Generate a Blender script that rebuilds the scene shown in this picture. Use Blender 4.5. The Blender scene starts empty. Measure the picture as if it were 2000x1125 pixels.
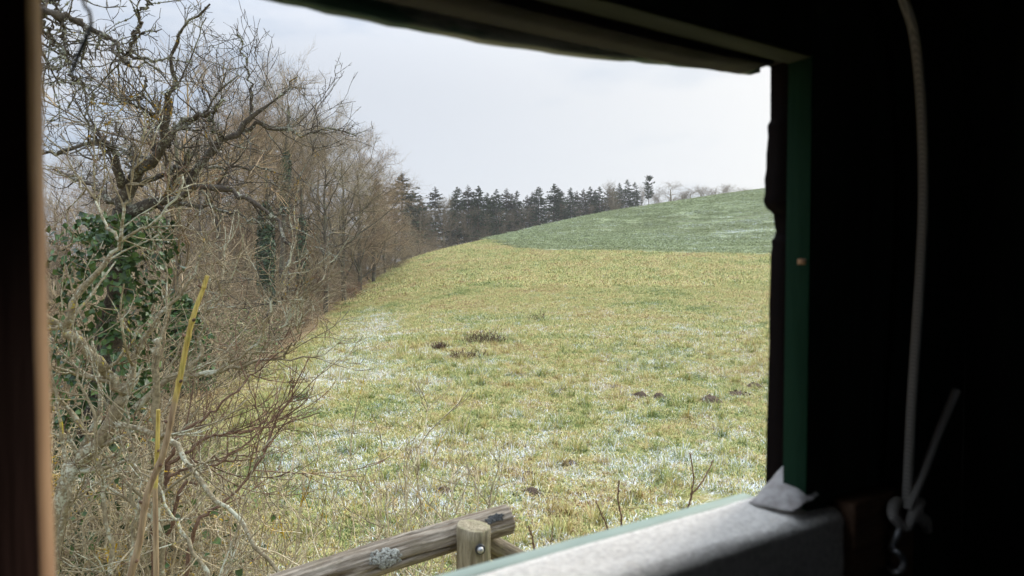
import bpy, math, random
import numpy as np
from mathutils import Vector

# ------------------------------------------------------------------ camera, sky, sun, exposure
scene = bpy.context.scene
COL = scene.collection
EYE = 4.0                                   # eye height above the ground below the hide
PITCH = math.radians(-1.9)
FPX = 1334.0                                # focal length in photograph pixels (2000 wide)
cam_d = bpy.data.cameras.new('camera'); cam = bpy.data.objects.new('camera', cam_d)
COL.objects.link(cam); scene.camera = cam
cam.location = (0, 0, EYE); cam.rotation_euler = (math.pi / 2 + PITCH, 0, 0)
cam_d.sensor_width = 36.0; cam_d.lens = 36.0 * FPX / 2000.0
cam_d.clip_start = 0.02; cam_d.clip_end = 5000.0
cam_d.dof.use_dof = True; cam_d.dof.focus_distance = 16.0; cam_d.dof.aperture_fstop = 6.0

SUN_EL, SUN_AZ = math.radians(30), math.radians(42)      # azimuth to the right of the view
sdir = Vector((math.sin(SUN_AZ) * math.cos(SUN_EL), math.cos(SUN_AZ) * math.cos(SUN_EL), math.sin(SUN_EL)))
sun_d = bpy.data.lights.new('sun', 'SUN'); sun = bpy.data.objects.new('sun', sun_d); COL.objects.link(sun)
sun_d.energy = 1.5; sun_d.angle = math.radians(14); sun_d.color = (1.0, 0.93, 0.83)
sun.rotation_euler = (-sdir).to_track_quat('-Z', 'Y').to_euler()
sun.location = (20, 20, 60)

scene.view_settings.view_transform = 'Standard'
scene.view_settings.look = 'None'
scene.view_settings.exposure = 0.68
scene.view_settings.gamma = 1.0
scene.view_settings.use_curve_mapping = False
scene.render.engine = 'CYCLES'
scene.cycles.use_denoising = True
scene.cycles.max_bounces = 5
scene.cycles.diffuse_bounces = 3
scene.cycles.transparent_max_bounces = 4
scene.cycles.volume_bounces = 0
scene.cycles.sample_clamp_indirect = 4.0
scene.cycles.caustics_reflective = False
scene.cycles.caustics_refractive = False


class NT:
    """small helper round a node tree"""
    def __init__(self, tree):
        self.t = tree
    def n(self, typ, ins=None, **props):
        nd = self.t.nodes.new(typ)
        for k, v in props.items():
            setattr(nd, k, v)
        for k, v in (ins or {}).items():
            self.put(nd.inputs[k], v)
        return nd
    def put(self, sock, v):
        if isinstance(v, bpy.types.NodeSocket):
            self.t.links.new(v, sock)
        else:
            sock.default_value = v
    def math(self, op, a, b=0.0, c=None, clamp=False):
        nd = self.t.nodes.new('ShaderNodeMath'); nd.operation = op; nd.use_clamp = clamp
        self.put(nd.inputs[0], a); self.put(nd.inputs[1], b)
        if c is not None:
            self.put(nd.inputs[2], c)
        return nd.outputs[0]
    def mix(self, fac, a, b, blend='MIX'):
        nd = self.t.nodes.new('ShaderNodeMix'); nd.data_type = 'RGBA'; nd.blend_type = blend
        self.put(nd.inputs[0], fac)
        for s, v in ((nd.inputs[6], a), (nd.inputs[7], b)):
            if isinstance(v, (tuple, list)) and len(v) == 3:
                v = (*v, 1.0)
            self.put(s, v)
        return nd.outputs[2]
    def noise(self, vec, scale, detail=3.0, rough=0.55, dist=0.0):
        nd = self.n('ShaderNodeTexNoise', {'Scale': scale, 'Detail': detail, 'Roughness': rough, 'Distortion': dist})
        if vec is not None:
            self.t.links.new(vec, nd.inputs['Vector'])
        return nd.outputs['Fac']
    def step(self, v, lo, hi):
        nd = self.n('ShaderNodeMapRange', {'Value': v, 'From Min': lo, 'From Max': hi, 'To Min': 0.0, 'To Max': 1.0})
        nd.interpolation_type = 'SMOOTHSTEP'
        return nd.outputs[0]
    def scalev(self, vec, s):
        nd = self.n('ShaderNodeVectorMath', operation='MULTIPLY')
        self.put(nd.inputs[0], vec); nd.inputs[1].default_value = s
        return nd.outputs[0]
    def attr(self, name, typ='GEOMETRY', out='Fac'):
        nd = self.n('ShaderNodeAttribute'); nd.attribute_name = name; nd.attribute_type = typ
        return nd.outputs[out]


# overcast winter sky: the clear-sky texture seen through a nearly closed sheet of cloud
world = bpy.data.worlds.new('World'); scene.world = world; world.use_nodes = True
w = NT(world.node_tree); world.node_tree.nodes.clear()
wout = w.n('ShaderNodeOutputWorld'); wbg = w.n('ShaderNodeBackground')
sky = w.n('ShaderNodeTexSky', sky_type='NISHITA'); sky.sun_disc = False
sky.sun_elevation = SUN_EL; sky.sun_rotation = SUN_AZ; sky.air_density = 1.0; sky.dust_density = 1.5
tc = w.n('ShaderNodeTexCoord').outputs['Generated']
sep = w.n('ShaderNodeSeparateXYZ', {0: tc}); dz = sep.outputs[2]
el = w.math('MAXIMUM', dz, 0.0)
# overcast sky, brighter overhead; the unseen zenith is raised further to light the field
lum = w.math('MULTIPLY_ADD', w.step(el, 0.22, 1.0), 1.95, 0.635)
flat = w.n('ShaderNodeVectorMath', operation='MULTIPLY'); w.put(flat.inputs[0], tc); flat.inputs[1].default_value = (1.0, 1.0, 3.2)
c1 = w.noise(flat.outputs[0], 1.6, 5.0, 0.55, 0.3)
c2 = w.noise(flat.outputs[0], 5.0, 4.0, 0.5, 0.2)
cl = w.math('ADD', w.math('MULTIPLY', c1, 0.75), w.math('MULTIPLY', c2, 0.25))
cloud = w.mix(w.step(cl, 0.42, 0.58), (0.42, 0.525, 0.685), (0.68, 0.725, 0.805))
dotn = w.n('ShaderNodeVectorMath', operation='DOT_PRODUCT'); w.put(dotn.inputs[0], tc); dotn.inputs[1].default_value = tuple(sdir)
glow = w.math('POWER', w.math('MAXIMUM', dotn.outputs['Value'], 0.0), 5.0)
cloud = w.mix(w.math('MULTIPLY', glow, 0.9), cloud, (1.10, 1.07, 1.0))
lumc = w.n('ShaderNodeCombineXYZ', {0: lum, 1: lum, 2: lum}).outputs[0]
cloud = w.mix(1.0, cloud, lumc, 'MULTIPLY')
skyc = w.mix(1.0, sky.outputs[0], (0.10, 0.10, 0.10), 'MULTIPLY')
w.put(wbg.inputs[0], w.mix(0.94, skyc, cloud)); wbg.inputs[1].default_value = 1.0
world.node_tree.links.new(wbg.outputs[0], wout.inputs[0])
world.cycles.sampling_method = 'AUTOMATIC'

rng = np.random.default_rng(11)
cp, sp = math.cos(PITCH), math.sin(PITCH)


def at(px, py, depth):
    """point of the place that the photograph shows at a pixel, at a horizontal distance along the view"""
    tx = (px - 1000.0) / FPX; tz = (562.5 - py) / FPX
    y = cp - tz * sp; z = sp + tz * cp
    k = depth / y
    return np.array([tx * k, depth, EYE + z * k])


# ------------------------------------------------------------------ objects, tags
def thing(name, label, cat, loc=(0, 0, 0), group=None):
    o = bpy.data.objects.new(name, None); COL.objects.link(o)
    o.location = loc; o.empty_display_size = 0.2
    tag(o, label, cat, group)
    return o


def tag(o, label=None, cat=None, group=None, kind=None):
    if label: o['label'] = label
    if cat: o['category'] = cat
    if group: o['group'] = group
    if kind: o['kind'] = kind
    return o


def mesh(name, V, F, mat=None, smooth=True):
    """V (n,3); F (m,k) array or list of such arrays"""
    if not isinstance(F, list):
        F = [F]
    F = [f for f in F if len(f)]
    me = bpy.data.meshes.new(name)
    V = np.asarray(V, dtype=np.float32)
    me.vertices.add(len(V)); me.vertices.foreach_set('co', V.ravel())
    li = np.concatenate([f.ravel() for f in F]).astype(np.int32)
    tot = np.concatenate([np.full(len(f), f.shape[1], np.int32) for f in F])
    st = np.concatenate([[0], np.cumsum(tot)[:-1]]).astype(np.int32)
    me.loops.add(len(li)); me.loops.foreach_set('vertex_index', li)
    me.polygons.add(len(tot)); me.polygons.foreach_set('loop_start', st)
    me.update(calc_edges=True)
    if smooth:
        me.polygons.foreach_set('use_smooth', np.ones(len(tot), dtype=bool))
    if mat:
        me.materials.append(mat)
    return me


def obj(name, me, parent=None, loc=None):
    o = bpy.data.objects.new(name, me); COL.objects.link(o)
    if parent: o.parent = parent
    if loc is not None: o.location = loc
    return o


def part(name, V, F, mat, parent, smooth=True):
    """world-space vertices made into a child mesh of an Empty standing at parent.location"""
    V = np.asarray(V) - np.array(parent.location)
    o = obj(name, mesh(name, V, F, mat, smooth), parent)
    if name in ('twigs', 'branches', 'ivy', 'lichen', 'lichen_crust', 'buds', 'bud_scars', 'seed_heads', 'stalks', 'foliage'):
        o['kind'] = 'stuff'                    # pieces too small to pick apart one by one
    return o


def pieces(name, P, R, sides, mat, parent, cap=False):
    """every polyline as a part of its own"""
    for k in range(len(P)):
        part(name, *tubes(P[k:k + 1], R[k:k + 1], sides, cap), mat, parent)


def copy_tree(root, loc, rotz, scale, label, group=None):
    r = root.copy(); COL.objects.link(r); r.location = loc; r.rotation_euler = (0, 0, rotz); r.scale = scale
    r['label'] = label
    if group: r['group'] = group
    for ch in list(root.children):
        c = ch.copy(); COL.objects.link(c); c.parent = r
    return r


# ------------------------------------------------------------------ numeric helpers
def vnoise(x, y, seed=0):
    """value noise, 0..1"""
    xi = np.floor(x).astype(np.int64); yi = np.floor(y).astype(np.int64)
    fx = x - xi; fy = y - yi
    fx = fx * fx * (3 - 2 * fx); fy = fy * fy * (3 - 2 * fy)
    def h(a, b):
        n = (a * 374761393 + b * 668265263 + seed * 974711) & 0x7fffffff
        n = ((n ^ (n >> 13)) * 1274126177) & 0x7fffffff
        return ((n ^ (n >> 16)) & 0xffff) / 65535.0
    return (h(xi, yi) * (1 - fx) + h(xi + 1, yi) * fx) * (1 - fy) + (h(xi, yi + 1) * (1 - fx) + h(xi + 1, yi + 1) * fx) * fy


def fbm(x, y, seed=0, oct=4):
    s = 0; a = 0.5; t = 0
    for k in range(oct):
        s = s + a * vnoise(x * 2 ** k, y * 2 ** k, seed + k * 17); t += a; a *= 0.5
    return s / t


def norm(a):
    return a / np.maximum(np.linalg.norm(a, axis=-1, keepdims=True), 1e-9)


def tubes(P, R, sides=4, cap=False):
    """P (N,K,3) polylines, R (N,K) radii -> vertices, quads"""
    N, K, _ = P.shape
    T = np.empty_like(P)
    T[:, 1:-1] = P[:, 2:] - P[:, :-2]; T[:, 0] = P[:, 1] - P[:, 0]; T[:, -1] = P[:, -1] - P[:, -2]
    T = norm(T)
    m = norm(P[:, -1] - P[:, 0])
    ref = np.where(np.abs(m[:, 2:3]) > 0.75, np.array([[1.0, 0.13, 0]]), np.array([[0.05, 0.1, 1.0]]))[:, None, :]
    A = norm(np.cross(T, ref)); B = np.cross(T, A)
    ph = np.arange(sides) / sides * 2 * np.pi
    ring = A[:, :, None, :] * np.cos(ph)[None, None, :, None] + B[:, :, None, :] * np.sin(ph)[None, None, :, None]
    V = (P[:, :, None, :] + ring * R[:, :, None, None]).reshape(-1, 3)
    i = np.arange(N)[:, None, None] * K * sides; k = np.arange(K - 1)[None, :, None] * sides; s = np.arange(sides)[None, None, :]
    a = i + k + s; b = i + k + (s + 1) % sides
    F = np.stack([a, b, b + sides, a + sides], -1).reshape(-1, 4)
    if cap:
        c = (np.arange(N)[:, None] * K + (K - 1)) * sides + np.arange(sides)[None, :]
        c0 = np.arange(N)[:, None] * K * sides + np.arange(sides)[None, ::-1]
        return V, [F, c, c0]
    return V, [F]


def join(parts):
    Vs, Fs, o = [], {}, 0
    for V, F in parts:
        for f in (F if isinstance(F, list) else [F]):
            Fs.setdefault(f.shape[1], []).append(f + o)
        Vs.append(V); o += len(V)
    return np.concatenate(Vs), [np.concatenate(v) for v in Fs.values()]


def curve(pts, K=16, jit=0.0, r=rng):
    """smooth polyline through the given points, K samples"""
    p = np.asarray(pts, float); n = len(p)
    if n == 2:
        q = p[0] + (p[1] - p[0]) * np.linspace(0, 1, K)[:, None]
    else:
        e = np.vstack([2 * p[0] - p[1], p, 2 * p[-1] - p[-2]])
        t = np.linspace(0, n - 1, K); i = np.minimum(t.astype(int), n - 2); f = (t - i)[:, None]
        a, b, c, d = e[i], e[i + 1], e[i + 2], e[i + 3]
        q = 0.5 * (2 * b + (c - a) * f + (2 * a - 5 * b + 4 * c - d) * f ** 2 + (3 * b - a - 3 * c + d) * f ** 3)
    if jit:
        q[1:-1] += r.normal(0, jit, (K - 2, 3))
    return q


def spawn(r, P, R, n, t0, t1, L, ang, K=5, wander=0.2, up=0.0, rr=0.5, rmin=0.001, end=0.4, lvar=0.35, tsh=0.5, angv=0.25, bias=None):
    """n side shoots on every polyline of P"""
    N, K0, _ = P.shape
    idx = np.repeat(np.arange(N), n); M = len(idx)
    t = r.uniform(t0, t1, M); f = t * (K0 - 1); i = np.minimum(f.astype(int), K0 - 2); fr = (f - i)
    a = P[idx, i]; b = P[idx, i + 1]
    pos = a + (b - a) * fr[:, None]; rad = R[idx, i] * (1 - fr) + R[idx, i + 1] * fr
    T = norm(b - a)
    pv = norm(np.cross(T, norm(r.normal(0, 1, (M, 3)))))
    an = ang + r.normal(0, angv, M)
    d = T * np.cos(an)[:, None] + pv * np.sin(an)[:, None]
    ln = L * np.clip(1 + lvar * r.normal(0, 1, M), 0.3, 2.2) * (1 - tsh * t)
    r0 = np.maximum(rad * rr, rmin)
    Q = np.empty((M, K, 3)); Q[:, 0] = pos; stp = (ln / (K - 1))[:, None]
    bias = np.array([0, 0, up]) if bias is None else np.asarray(bias)
    for k in range(1, K):
        d = norm(d + r.normal(0, wander, (M, 3)) + bias)
        Q[:, k] = Q[:, k - 1] + d * stp
    RR = r0[:, None] * np.linspace(1, end, K)[None, :]
    return Q, np.maximum(RR, rmin * 0.6)


# ------------------------------------------------------------------ terrain heights
ctrl = []
for px, py, dep in [(500, 1050, 9.3), (1000, 1050, 9.5), (1500, 1050, 9.7), (450, 900, 12.8), (1000, 900, 13.5), (1500, 900, 14),
                    (560, 768, 18.5), (1000, 768, 20), (1500, 768, 21.5), (570, 700, 29), (625, 660, 41), (900, 660, 34), (1200, 640, 38),
                    (1500, 630, 40), (690, 585, 72), (900, 560, 66), (1200, 550, 70), (1500, 545, 70), (740, 545, 96), (790, 510, 126),
                    (870, 487, 140), (950, 470, 150), (1010, 485, 118), (1200, 491, 105), (1500, 497, 100), (1050, 446, 165), (1150, 426, 180),
                    (1262, 408, 190), (1400, 388, 200), (1495, 376, 205), (1200, 455, 140), (1400, 440, 140), (1640, 352, 212)]:
    ctrl.append(at(px, py, dep))
for px, py, dep, back, drop in [(790, 510, 126, 30, 3), (950, 470, 150, 45, 4), (1050, 446, 165, 45, 4.5), (1150, 426, 180, 45, 5),
                                (1262, 408, 190, 50, 5), (1400, 388, 200, 50, 5), (1495, 376, 205, 55, 5), (870, 487, 140, 40, 3.5)]:
    q = at(px, py, dep); k = (dep + back) / dep
    ctrl.append(np.array([q[0] * k, dep + back, q[2] - drop + 0.0]))
for x, y, h in [(-30, 35, -3.2), (-45, 85, -3.5), (-50, 135, -1), (-8, 8, -0.6), (-20, 10, -1.8), (0, 0, 0), (6, 0, 0.1), (12, 6, 0.4), (-30, 0, -2.5),
                (0, -30, 0), (60, 30, 3), (100, 100, 12), (150, 190, 27), (-60, 200, 2), (60, -40, 2), (-70, 40, -4), (0, 300, -2), (120, 320, 14)]:
    ctrl.append(np.array([x, y, h]))
ctrl = np.array(ctrl)


def tps_fit(c, lam=0.5):
    n = len(c); d = np.linalg.norm(c[:, None, :2] - c[None, :, :2], axis=-1)
    Kk = np.where(d > 0, d * d * np.log(np.maximum(d, 1e-9)), 0) + lam * np.eye(n)
    Pm = np.hstack([np.ones((n, 1)), c[:, :2]])
    A = np.block([[Kk, Pm], [Pm.T, np.zeros((3, 3))]])
    return np.linalg.solve(A, np.concatenate([c[:, 2], np.zeros(3)]))


TW = tps_fit(ctrl)


def ground(x, y):
    x = np.asarray(x, float); y = np.asarray(y, float)
    shp = x.shape; x = x.ravel(); y = y.ravel()
    out = np.empty(len(x))
    for s in range(0, len(x), 40000):
        xx = x[s:s + 40000]; yy = y[s:s + 40000]
        r2 = (xx[:, None] - ctrl[None, :, 0]) ** 2 + (yy[:, None] - ctrl[None, :, 1]) ** 2
        U = 0.5 * r2 * np.log(np.maximum(r2, 1e-12))
        out[s:s + 40000] = U @ TW[:-3] + TW[-3] + TW[-2] * xx + TW[-1] * yy
    rr = np.hypot(x, y - 80)
    b = np.clip((rr - 170) / 160, 0, 1); b = b * b * (3 - 2 * b)
    far = -6 + 4 * vnoise(x / 300, y / 300, 5)
    out = np.clip(out, -12, 34) * (1 - b) + far * b
    near = np.clip(1 - np.hypot(x, y) / 60, 0, 1)
    out += near * 0.10 * (fbm(x / 1.7, y / 1.7, 3, 3) - 0.5) + 0.25 * (fbm(x / 14, y / 14, 9, 2) - 0.5) * np.clip(rr / 60, 0, 1)
    return out.reshape(shp)


def gz(x, y):
    return float(ground(np.array([x]), np.array([y]))[0])


# lines drawn on the land, as plan curves
EDGE = np.array([(-6.0, 4), (-7.5, 12), (-9.0, 20), (-10.2, 30), (-12.0, 41), (-14.5, 55), (-17.2, 72), (-19.2, 96), (-19.6, 126), (-18, 150), (-14, 190), (-10, 240)])
def edge_x(y):                                  # foot of the wood
    return np.interp(y, EDGE[:, 1], EDGE[:, 0])
CROPB = np.array([(-30, 260), (-12, 190), (-5.6, 151), (-2.5, 132), (0.9, 118), (6, 110), (15.7, 105), (37.5, 100), (80, 92), (200, 80)])
def crop_y(x):                                  # lower border of the green crop
    return np.interp(x, CROPB[:, 0], CROPB[:, 1])


def snow_weight(x, y):
    """how much of the thin snow is left: most in the hollow near the hide and along the foot of the wood"""
    d = x - edge_x(y)
    a = np.exp(-((d - 3.6) / 2.4) ** 2) * np.clip((y - 14) / 6, 0, 1) * np.clip((62 - y) / 14, 0, 1)
    b = np.clip((25 - y) / 11, 0, 1) * 0.84 * np.clip((d - 1.0) / 2.5, 0, 1)
    c = 0.62 * np.clip((66 - y) / 28, 0, 1) * np.clip((d - 2) / 4, 0, 1)
    e = 0.22 * np.clip((110 - y) / 30, 0, 1)
    return np.clip(np.maximum.reduce([a * 1.25, b, c, e]) * (0.55 + 0.9 * fbm(x / 3.1, y / 3.1, 21, 3)), 0, 1)


def litter_weight(x, y):
    d = x - edge_x(y)
    return np.clip(1 - (d + 0.4 + 1.6 * fbm(x / 2, y / 2, 31, 3)) / 2.2, 0, 1)

# ------------------------------------------------------------------ materials
def material(name, rough=0.9, spec=0.2):
    m = bpy.data.materials.new(name); m.use_nodes = True
    t = NT(m.node_tree); bs = m.node_tree.nodes['Principled BSDF']
    bs.inputs['Roughness'].default_value = rough
    bs.inputs['Specular IOR Level'].default_value = spec
    return m, t, bs


def bump(t, bs, h, strength=0.4, dist=0.01):
    b = t.n('ShaderNodeBump', {'Height': h, 'Strength': strength, 'Distance': dist})
    t.put(bs.inputs['Normal'], b.outputs[0])


def snow_mask(t, pos, weight, fine=26.0, jit=None):
    """fine broken flecks of snow, gathered in patches"""
    patch = t.noise(pos, 0.9, 4.0, 0.65, 0.4)
    n = t.noise(pos, fine, 3.0, 0.7)
    v = t.math('ADD', t.math('MULTIPLY', patch, 0.48), t.math('MULTIPLY', n, 0.27))
    v = t.math('MULTIPLY_ADD', weight, 0.15, v)
    if jit is not None:
        v = t.math('MULTIPLY_ADD', jit, 0.26, v)
        return t.step(v, 0.568, 0.598)
    return t.step(v, 0.535, 0.575)


def mat_ground():
    m, t, bs = material('meadow_soil')
    pos = t.n('ShaderNodeNewGeometry').outputs['Position']
    n1 = t.noise(pos, 0.16, 4, 0.6); n2 = t.noise(pos, 2.4, 4, 0.65); n3 = t.noise(pos, 14.0, 3, 0.7)
    v = t.math('ADD', t.math('MULTIPLY', n1, 0.45), t.math('MULTIPLY', n2, 0.55))
    c = t.mix(t.step(v, 0.40, 0.60), (0.20, 0.205, 0.055), (0.36, 0.30, 0.125))
    c = t.mix(t.step(n3, 0.45, 0.72), c, (0.13, 0.105, 0.05))
    c = t.mix(t.step(t.noise(pos, 0.7, 4, 0.65, 0.5), 0.60, 0.70), c, (0.17, 0.12, 0.065))
    lit = t.attr('litter')
    lc = t.mix(t.step(n2, 0.35, 0.65), (0.20, 0.125, 0.065), (0.31, 0.225, 0.11))
    lm = t.step(t.math('ADD', lit, t.math('MULTIPLY', t.math('SUBTRACT', n2, 0.5), 0.8)), 0.25, 0.75)
    c = t.mix(lm, c, lc)
    sm = snow_mask(t, pos, t.attr('snow_w'))
    c = t.mix(t.math('MULTIPLY', t.math('MULTIPLY', sm, t.math('SUBTRACT', 1.0, lit)), 0.65), c, (0.80, 0.83, 0.86))
    t.put(bs.inputs['Base Color'], c)
    bump(t, bs, t.math('ADD', n3, t.math('MULTIPLY', n2, 2.0)), 0.6, 0.05)
    return m


def mat_grass():
    m, t, bs = material('meadow_grass', 0.75, 0.25)
    geo = t.n('ShaderNodeNewGeometry'); pos = geo.outputs['Position']; rnd = geo.outputs['Random Per Island']
    sw = t.attr('snow_w', 'INSTANCER'); lit = t.attr('litter', 'INSTANCER')
    sp = t.n('ShaderNodeSeparateXYZ', {0: pos})
    flat = t.n('ShaderNodeCombineXYZ', {0: sp.outputs[0], 1: sp.outputs[1], 2: 0.0}).outputs[0]
    n1 = t.noise(flat, 0.13, 3, 0.55); n2 = t.noise(flat, 0.75, 3, 0.6); n3 = t.noise(flat, 3.6, 3, 0.6)
    k = t.math('MULTIPLY_ADD', t.math('SUBTRACT', n1, 0.5), 1.15, 0.47)
    k = t.math('MULTIPLY_ADD', t.math('SUBTRACT', n2, 0.5), 1.05, k)
    k = t.math('MULTIPLY_ADD', t.math('SUBTRACT', n3, 0.5), 0.95, k)
    k = t.math('MULTIPLY_ADD', t.math('SUBTRACT', rnd, 0.5), 0.42, k)
    k = t.math('MULTIPLY_ADD', lit, 0.30, k)
    clump = t.attr('clump'); k = t.math('MULTIPLY_ADD', t.math('SUBTRACT', clump, 0.5), 0.50, k)
    ramp = t.n('ShaderNodeValToRGB', {0: k}); cr = ramp.color_ramp
    cr.elements[0].position = 0.14; cr.elements[0].color = (0.17, 0.235, 0.075, 1)
    cr.elements[1].position = 0.95; cr.elements[1].color = (0.26, 0.165, 0.075, 1)
    for p_, c_ in ((0.30, (0.39, 0.415, 0.13, 1)), (0.48, (0.55, 0.51, 0.20, 1)), (0.66, (0.66, 0.545, 0.265, 1)), (0.80, (0.46, 0.32, 0.14, 1))):
        e = cr.elements.new(p_); e.color = c_
    br = t.math('MULTIPLY_ADD', t.math('FRACT', t.math('MULTIPLY', rnd, 7.31)), 0.60, 0.70)
    c = t.mix(1.0, ramp.outputs[0], t.n('ShaderNodeCombineXYZ', {0: br, 1: br, 2: br}).outputs[0], 'MULTIPLY')
    sm = snow_mask(t, pos, sw, 24.0, t.math('SUBTRACT', t.math('FRACT', t.math('ADD', t.math('MULTIPLY', rnd, 3.77), t.math('MULTIPLY', clump, 0.0))), 0.5))
    c = t.mix(t.math('MULTIPLY', sm, 0.95), c, (0.84, 0.87, 0.90))
    t.put(bs.inputs['Base Color'], c)
    return m


def mat_crop(name='crop_leaves', inst=False):
    m, t, bs = material(name, 0.8, 0.2)
    geo = t.n('ShaderNodeNewGeometry'); pos = geo.outputs['Position']
    rows = t.scalev(pos, (0.08, 1.0, 0.4))
    n1 = t.noise(rows, 0.8, 4, 0.6); n2 = t.noise(t.scalev(pos, (1.0, 1.6, 1.0)), 1.5, 4, 0.75); n3 = t.noise(pos, 0.05, 3, 0.5)
    c = t.mix(t.step(n2, 0.36, 0.64), (0.19, 0.235, 0.11), (0.46, 0.505, 0.29))
    c = t.mix(t.math('MULTIPLY', t.step(n1, 0.50, 0.70), 0.6), c, (0.30, 0.31, 0.16))
    c = t.mix(t.math('MULTIPLY', t.step(n3, 0.40, 0.65), 0.45), c, (0.27, 0.30, 0.14))
    sn = t.math('ADD', t.math('MULTIPLY', t.noise(t.scalev(pos, (0.05, 1.1, 0.3)), 1.2, 4, 0.65), 0.6), t.math('MULTIPLY', t.noise(pos, 1.6, 4, 0.75), 0.4))
    sn = t.math('MULTIPLY_ADD', t.attr('snow_w', 'INSTANCER' if inst else 'GEOMETRY'), 0.13, sn)
    if inst:
        rnd = geo.outputs['Random Per Island']
        br = t.math('MULTIPLY_ADD', rnd, 0.9, 0.55)
        c = t.mix(1.0, c, t.n('ShaderNodeCombineXYZ', {0: br, 1: br, 2: br}).outputs[0], 'MULTIPLY')
    c = t.mix(t.math('MULTIPLY', t.step(sn, 0.565, 0.625), 0.85), c, (0.80, 0.83, 0.86))
    t.put(bs.inputs['Base Color'], c)
    bump(t, bs, n2, 0.7, 0.15)
    return m


def mat_bark(name, base, dark, lichen, yellow, la=0.55, ya=0.62, sc=1.0, rough=0.95, vary=None, isl=0.0):
    m, t, bs = material(name, rough, 0.15)
    geo = t.n('ShaderNodeNewGeometry'); pos = geo.outputs['Position']
    n = t.noise(pos, 38.0 * sc, 3, 0.7)
    c = t.mix(t.step(n, 0.3, 0.7), dark, base)
    ln = t.math('ADD', t.math('MULTIPLY', t.noise(pos, 5.0 * sc, 4, 0.65), 0.6), t.math('MULTIPLY', t.noise(pos, 60.0 * sc, 2, 0.6), 0.4))
    c = t.mix(t.step(ln, la - 0.05, la + 0.05), c, lichen)
    yn = t.math('ADD', t.math('MULTIPLY', t.noise(t.scalev(pos, (1, 1, 1.01)), 3.1 * sc, 4, 0.6, 0.5), 0.65), t.math('MULTIPLY', t.noise(pos, 45.0 * sc, 2, 0.6), 0.35))
    c = t.mix(t.step(yn, ya, ya + 0.06), c, yellow)
    if vary:                                   # every tree of the wood has a tone of its own
        c = t.mix(t.math('MULTIPLY', t.n('ShaderNodeObjectInfo').outputs['Random'], 0.75), c, vary)
    if isl:                                    # and every twig: from old dark wood to pale young bark
        br = t.math('MULTIPLY_ADD', t.math('POWER', geo.outputs['Random Per Island'], 1.6), isl * 2.0, 1.0 - isl * 0.75)
        c = t.mix(1.0, c, t.n('ShaderNodeCombineXYZ', {0: br, 1: br, 2: br}).outputs[0], 'MULTIPLY')
    t.put(bs.inputs['Base Color'], c)
    bump(t, bs, n, 0.5, 0.01)
    return m


def mat_leaf(name, a, b, yellow=None, rough=0.45):
    m, t, bs = material(name, rough, 0.4)
    pos = t.n('ShaderNodeNewGeometry').outputs['Position']
    n = t.noise(pos, 9.0, 3, 0.7)
    c = t.mix(t.step(n, 0.35, 0.65), a, b)
    if yellow:
        c = t.mix(t.step(t.noise(pos, 4.0, 2, 0.5), 0.70, 0.73), c, yellow)
    rnd = t.n('ShaderNodeNewGeometry').outputs['Random Per Island']
    br = t.math('MULTIPLY_ADD', rnd, 1.0, 0.5)
    c = t.mix(1.0, c, t.n('ShaderNodeCombineXYZ', {0: br, 1: br, 2: br}).outputs[0], 'MULTIPLY')
    t.put(bs.inputs['Base Color'], c)
    return m


def mat_wood(name, a, b, c3, stretch, sc=1.0, rough=0.85, axis_attr=None, spec=0.25, bs_=0.4):
    """sawn or weathered wood, grain running along the given object axis"""
    m, t, bs = material(name, rough, spec)
    oc = t.n('ShaderNodeTexCoord').outputs['Object']
    v = t.scalev(oc, stretch)
    n1 = t.noise(v, 30.0 * sc, 5, 0.65, 0.6); n2 = t.noise(v, 110.0 * sc, 3, 0.6); n3 = t.noise(oc, 6.0 * sc, 3, 0.6)
    c = t.mix(t.step(n1, 0.3, 0.7), a, b)
    c = t.mix(t.math('MULTIPLY', t.step(n2, 0.52, 0.7), 0.6), c, a)
    c = t.mix(t.math('MULTIPLY', t.step(n3, 0.5, 0.72), 0.8), c, c3)
    t.put(bs.inputs['Base Color'], c)
    bump(t, bs, t.math('ADD', n1, n2), bs_, 0.004)
    return m


M = {}
M['ground'] = mat_ground(); M['grass'] = mat_grass(); M['crop'] = mat_crop(); M['crop_plant'] = mat_crop('crop_plants', True)
M['old_bark'] = mat_bark('old_fruit_bark', (0.125, 0.105, 0.08), (0.05, 0.04, 0.032), (0.31, 0.31, 0.245), (0.45, 0.27, 0.03), 0.565, 0.60)
M['pale_bark'] = mat_bark('pale_lichen_bark', (0.32, 0.27, 0.17), (0.15, 0.12, 0.075), (0.45, 0.45, 0.34), (0.45, 0.36, 0.05), 0.545, 0.61)
M['red_twig'] = mat_bark('reddish_twigs', (0.21, 0.13, 0.085), (0.11, 0.065, 0.045), (0.30, 0.25, 0.17), (0.3, 0.2, 0.05), 0.60, 0.72, isl=0.5)
M['thicket'] = mat_bark('thicket_twigs', (0.55, 0.465, 0.31), (0.32, 0.255, 0.16), (0.62, 0.58, 0.42), (0.62, 0.40, 0.02), 0.56, 0.57, isl=0.6)
M['wood_bark'] = mat_bark('wood_bark', (0.14, 0.12, 0.09), (0.065, 0.055, 0.04), (0.20, 0.20, 0.125), (0.24, 0.22, 0.13), 0.56, 0.66, 0.3)
M['wood_twig'] = mat_bark('wood_twigs', (0.33, 0.27, 0.175), (0.19, 0.15, 0.095), (0.32, 0.285, 0.175), (0.37, 0.26, 0.155), 0.56, 0.58, 0.05, vary=(0.30, 0.205, 0.12), isl=0.7)
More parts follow.
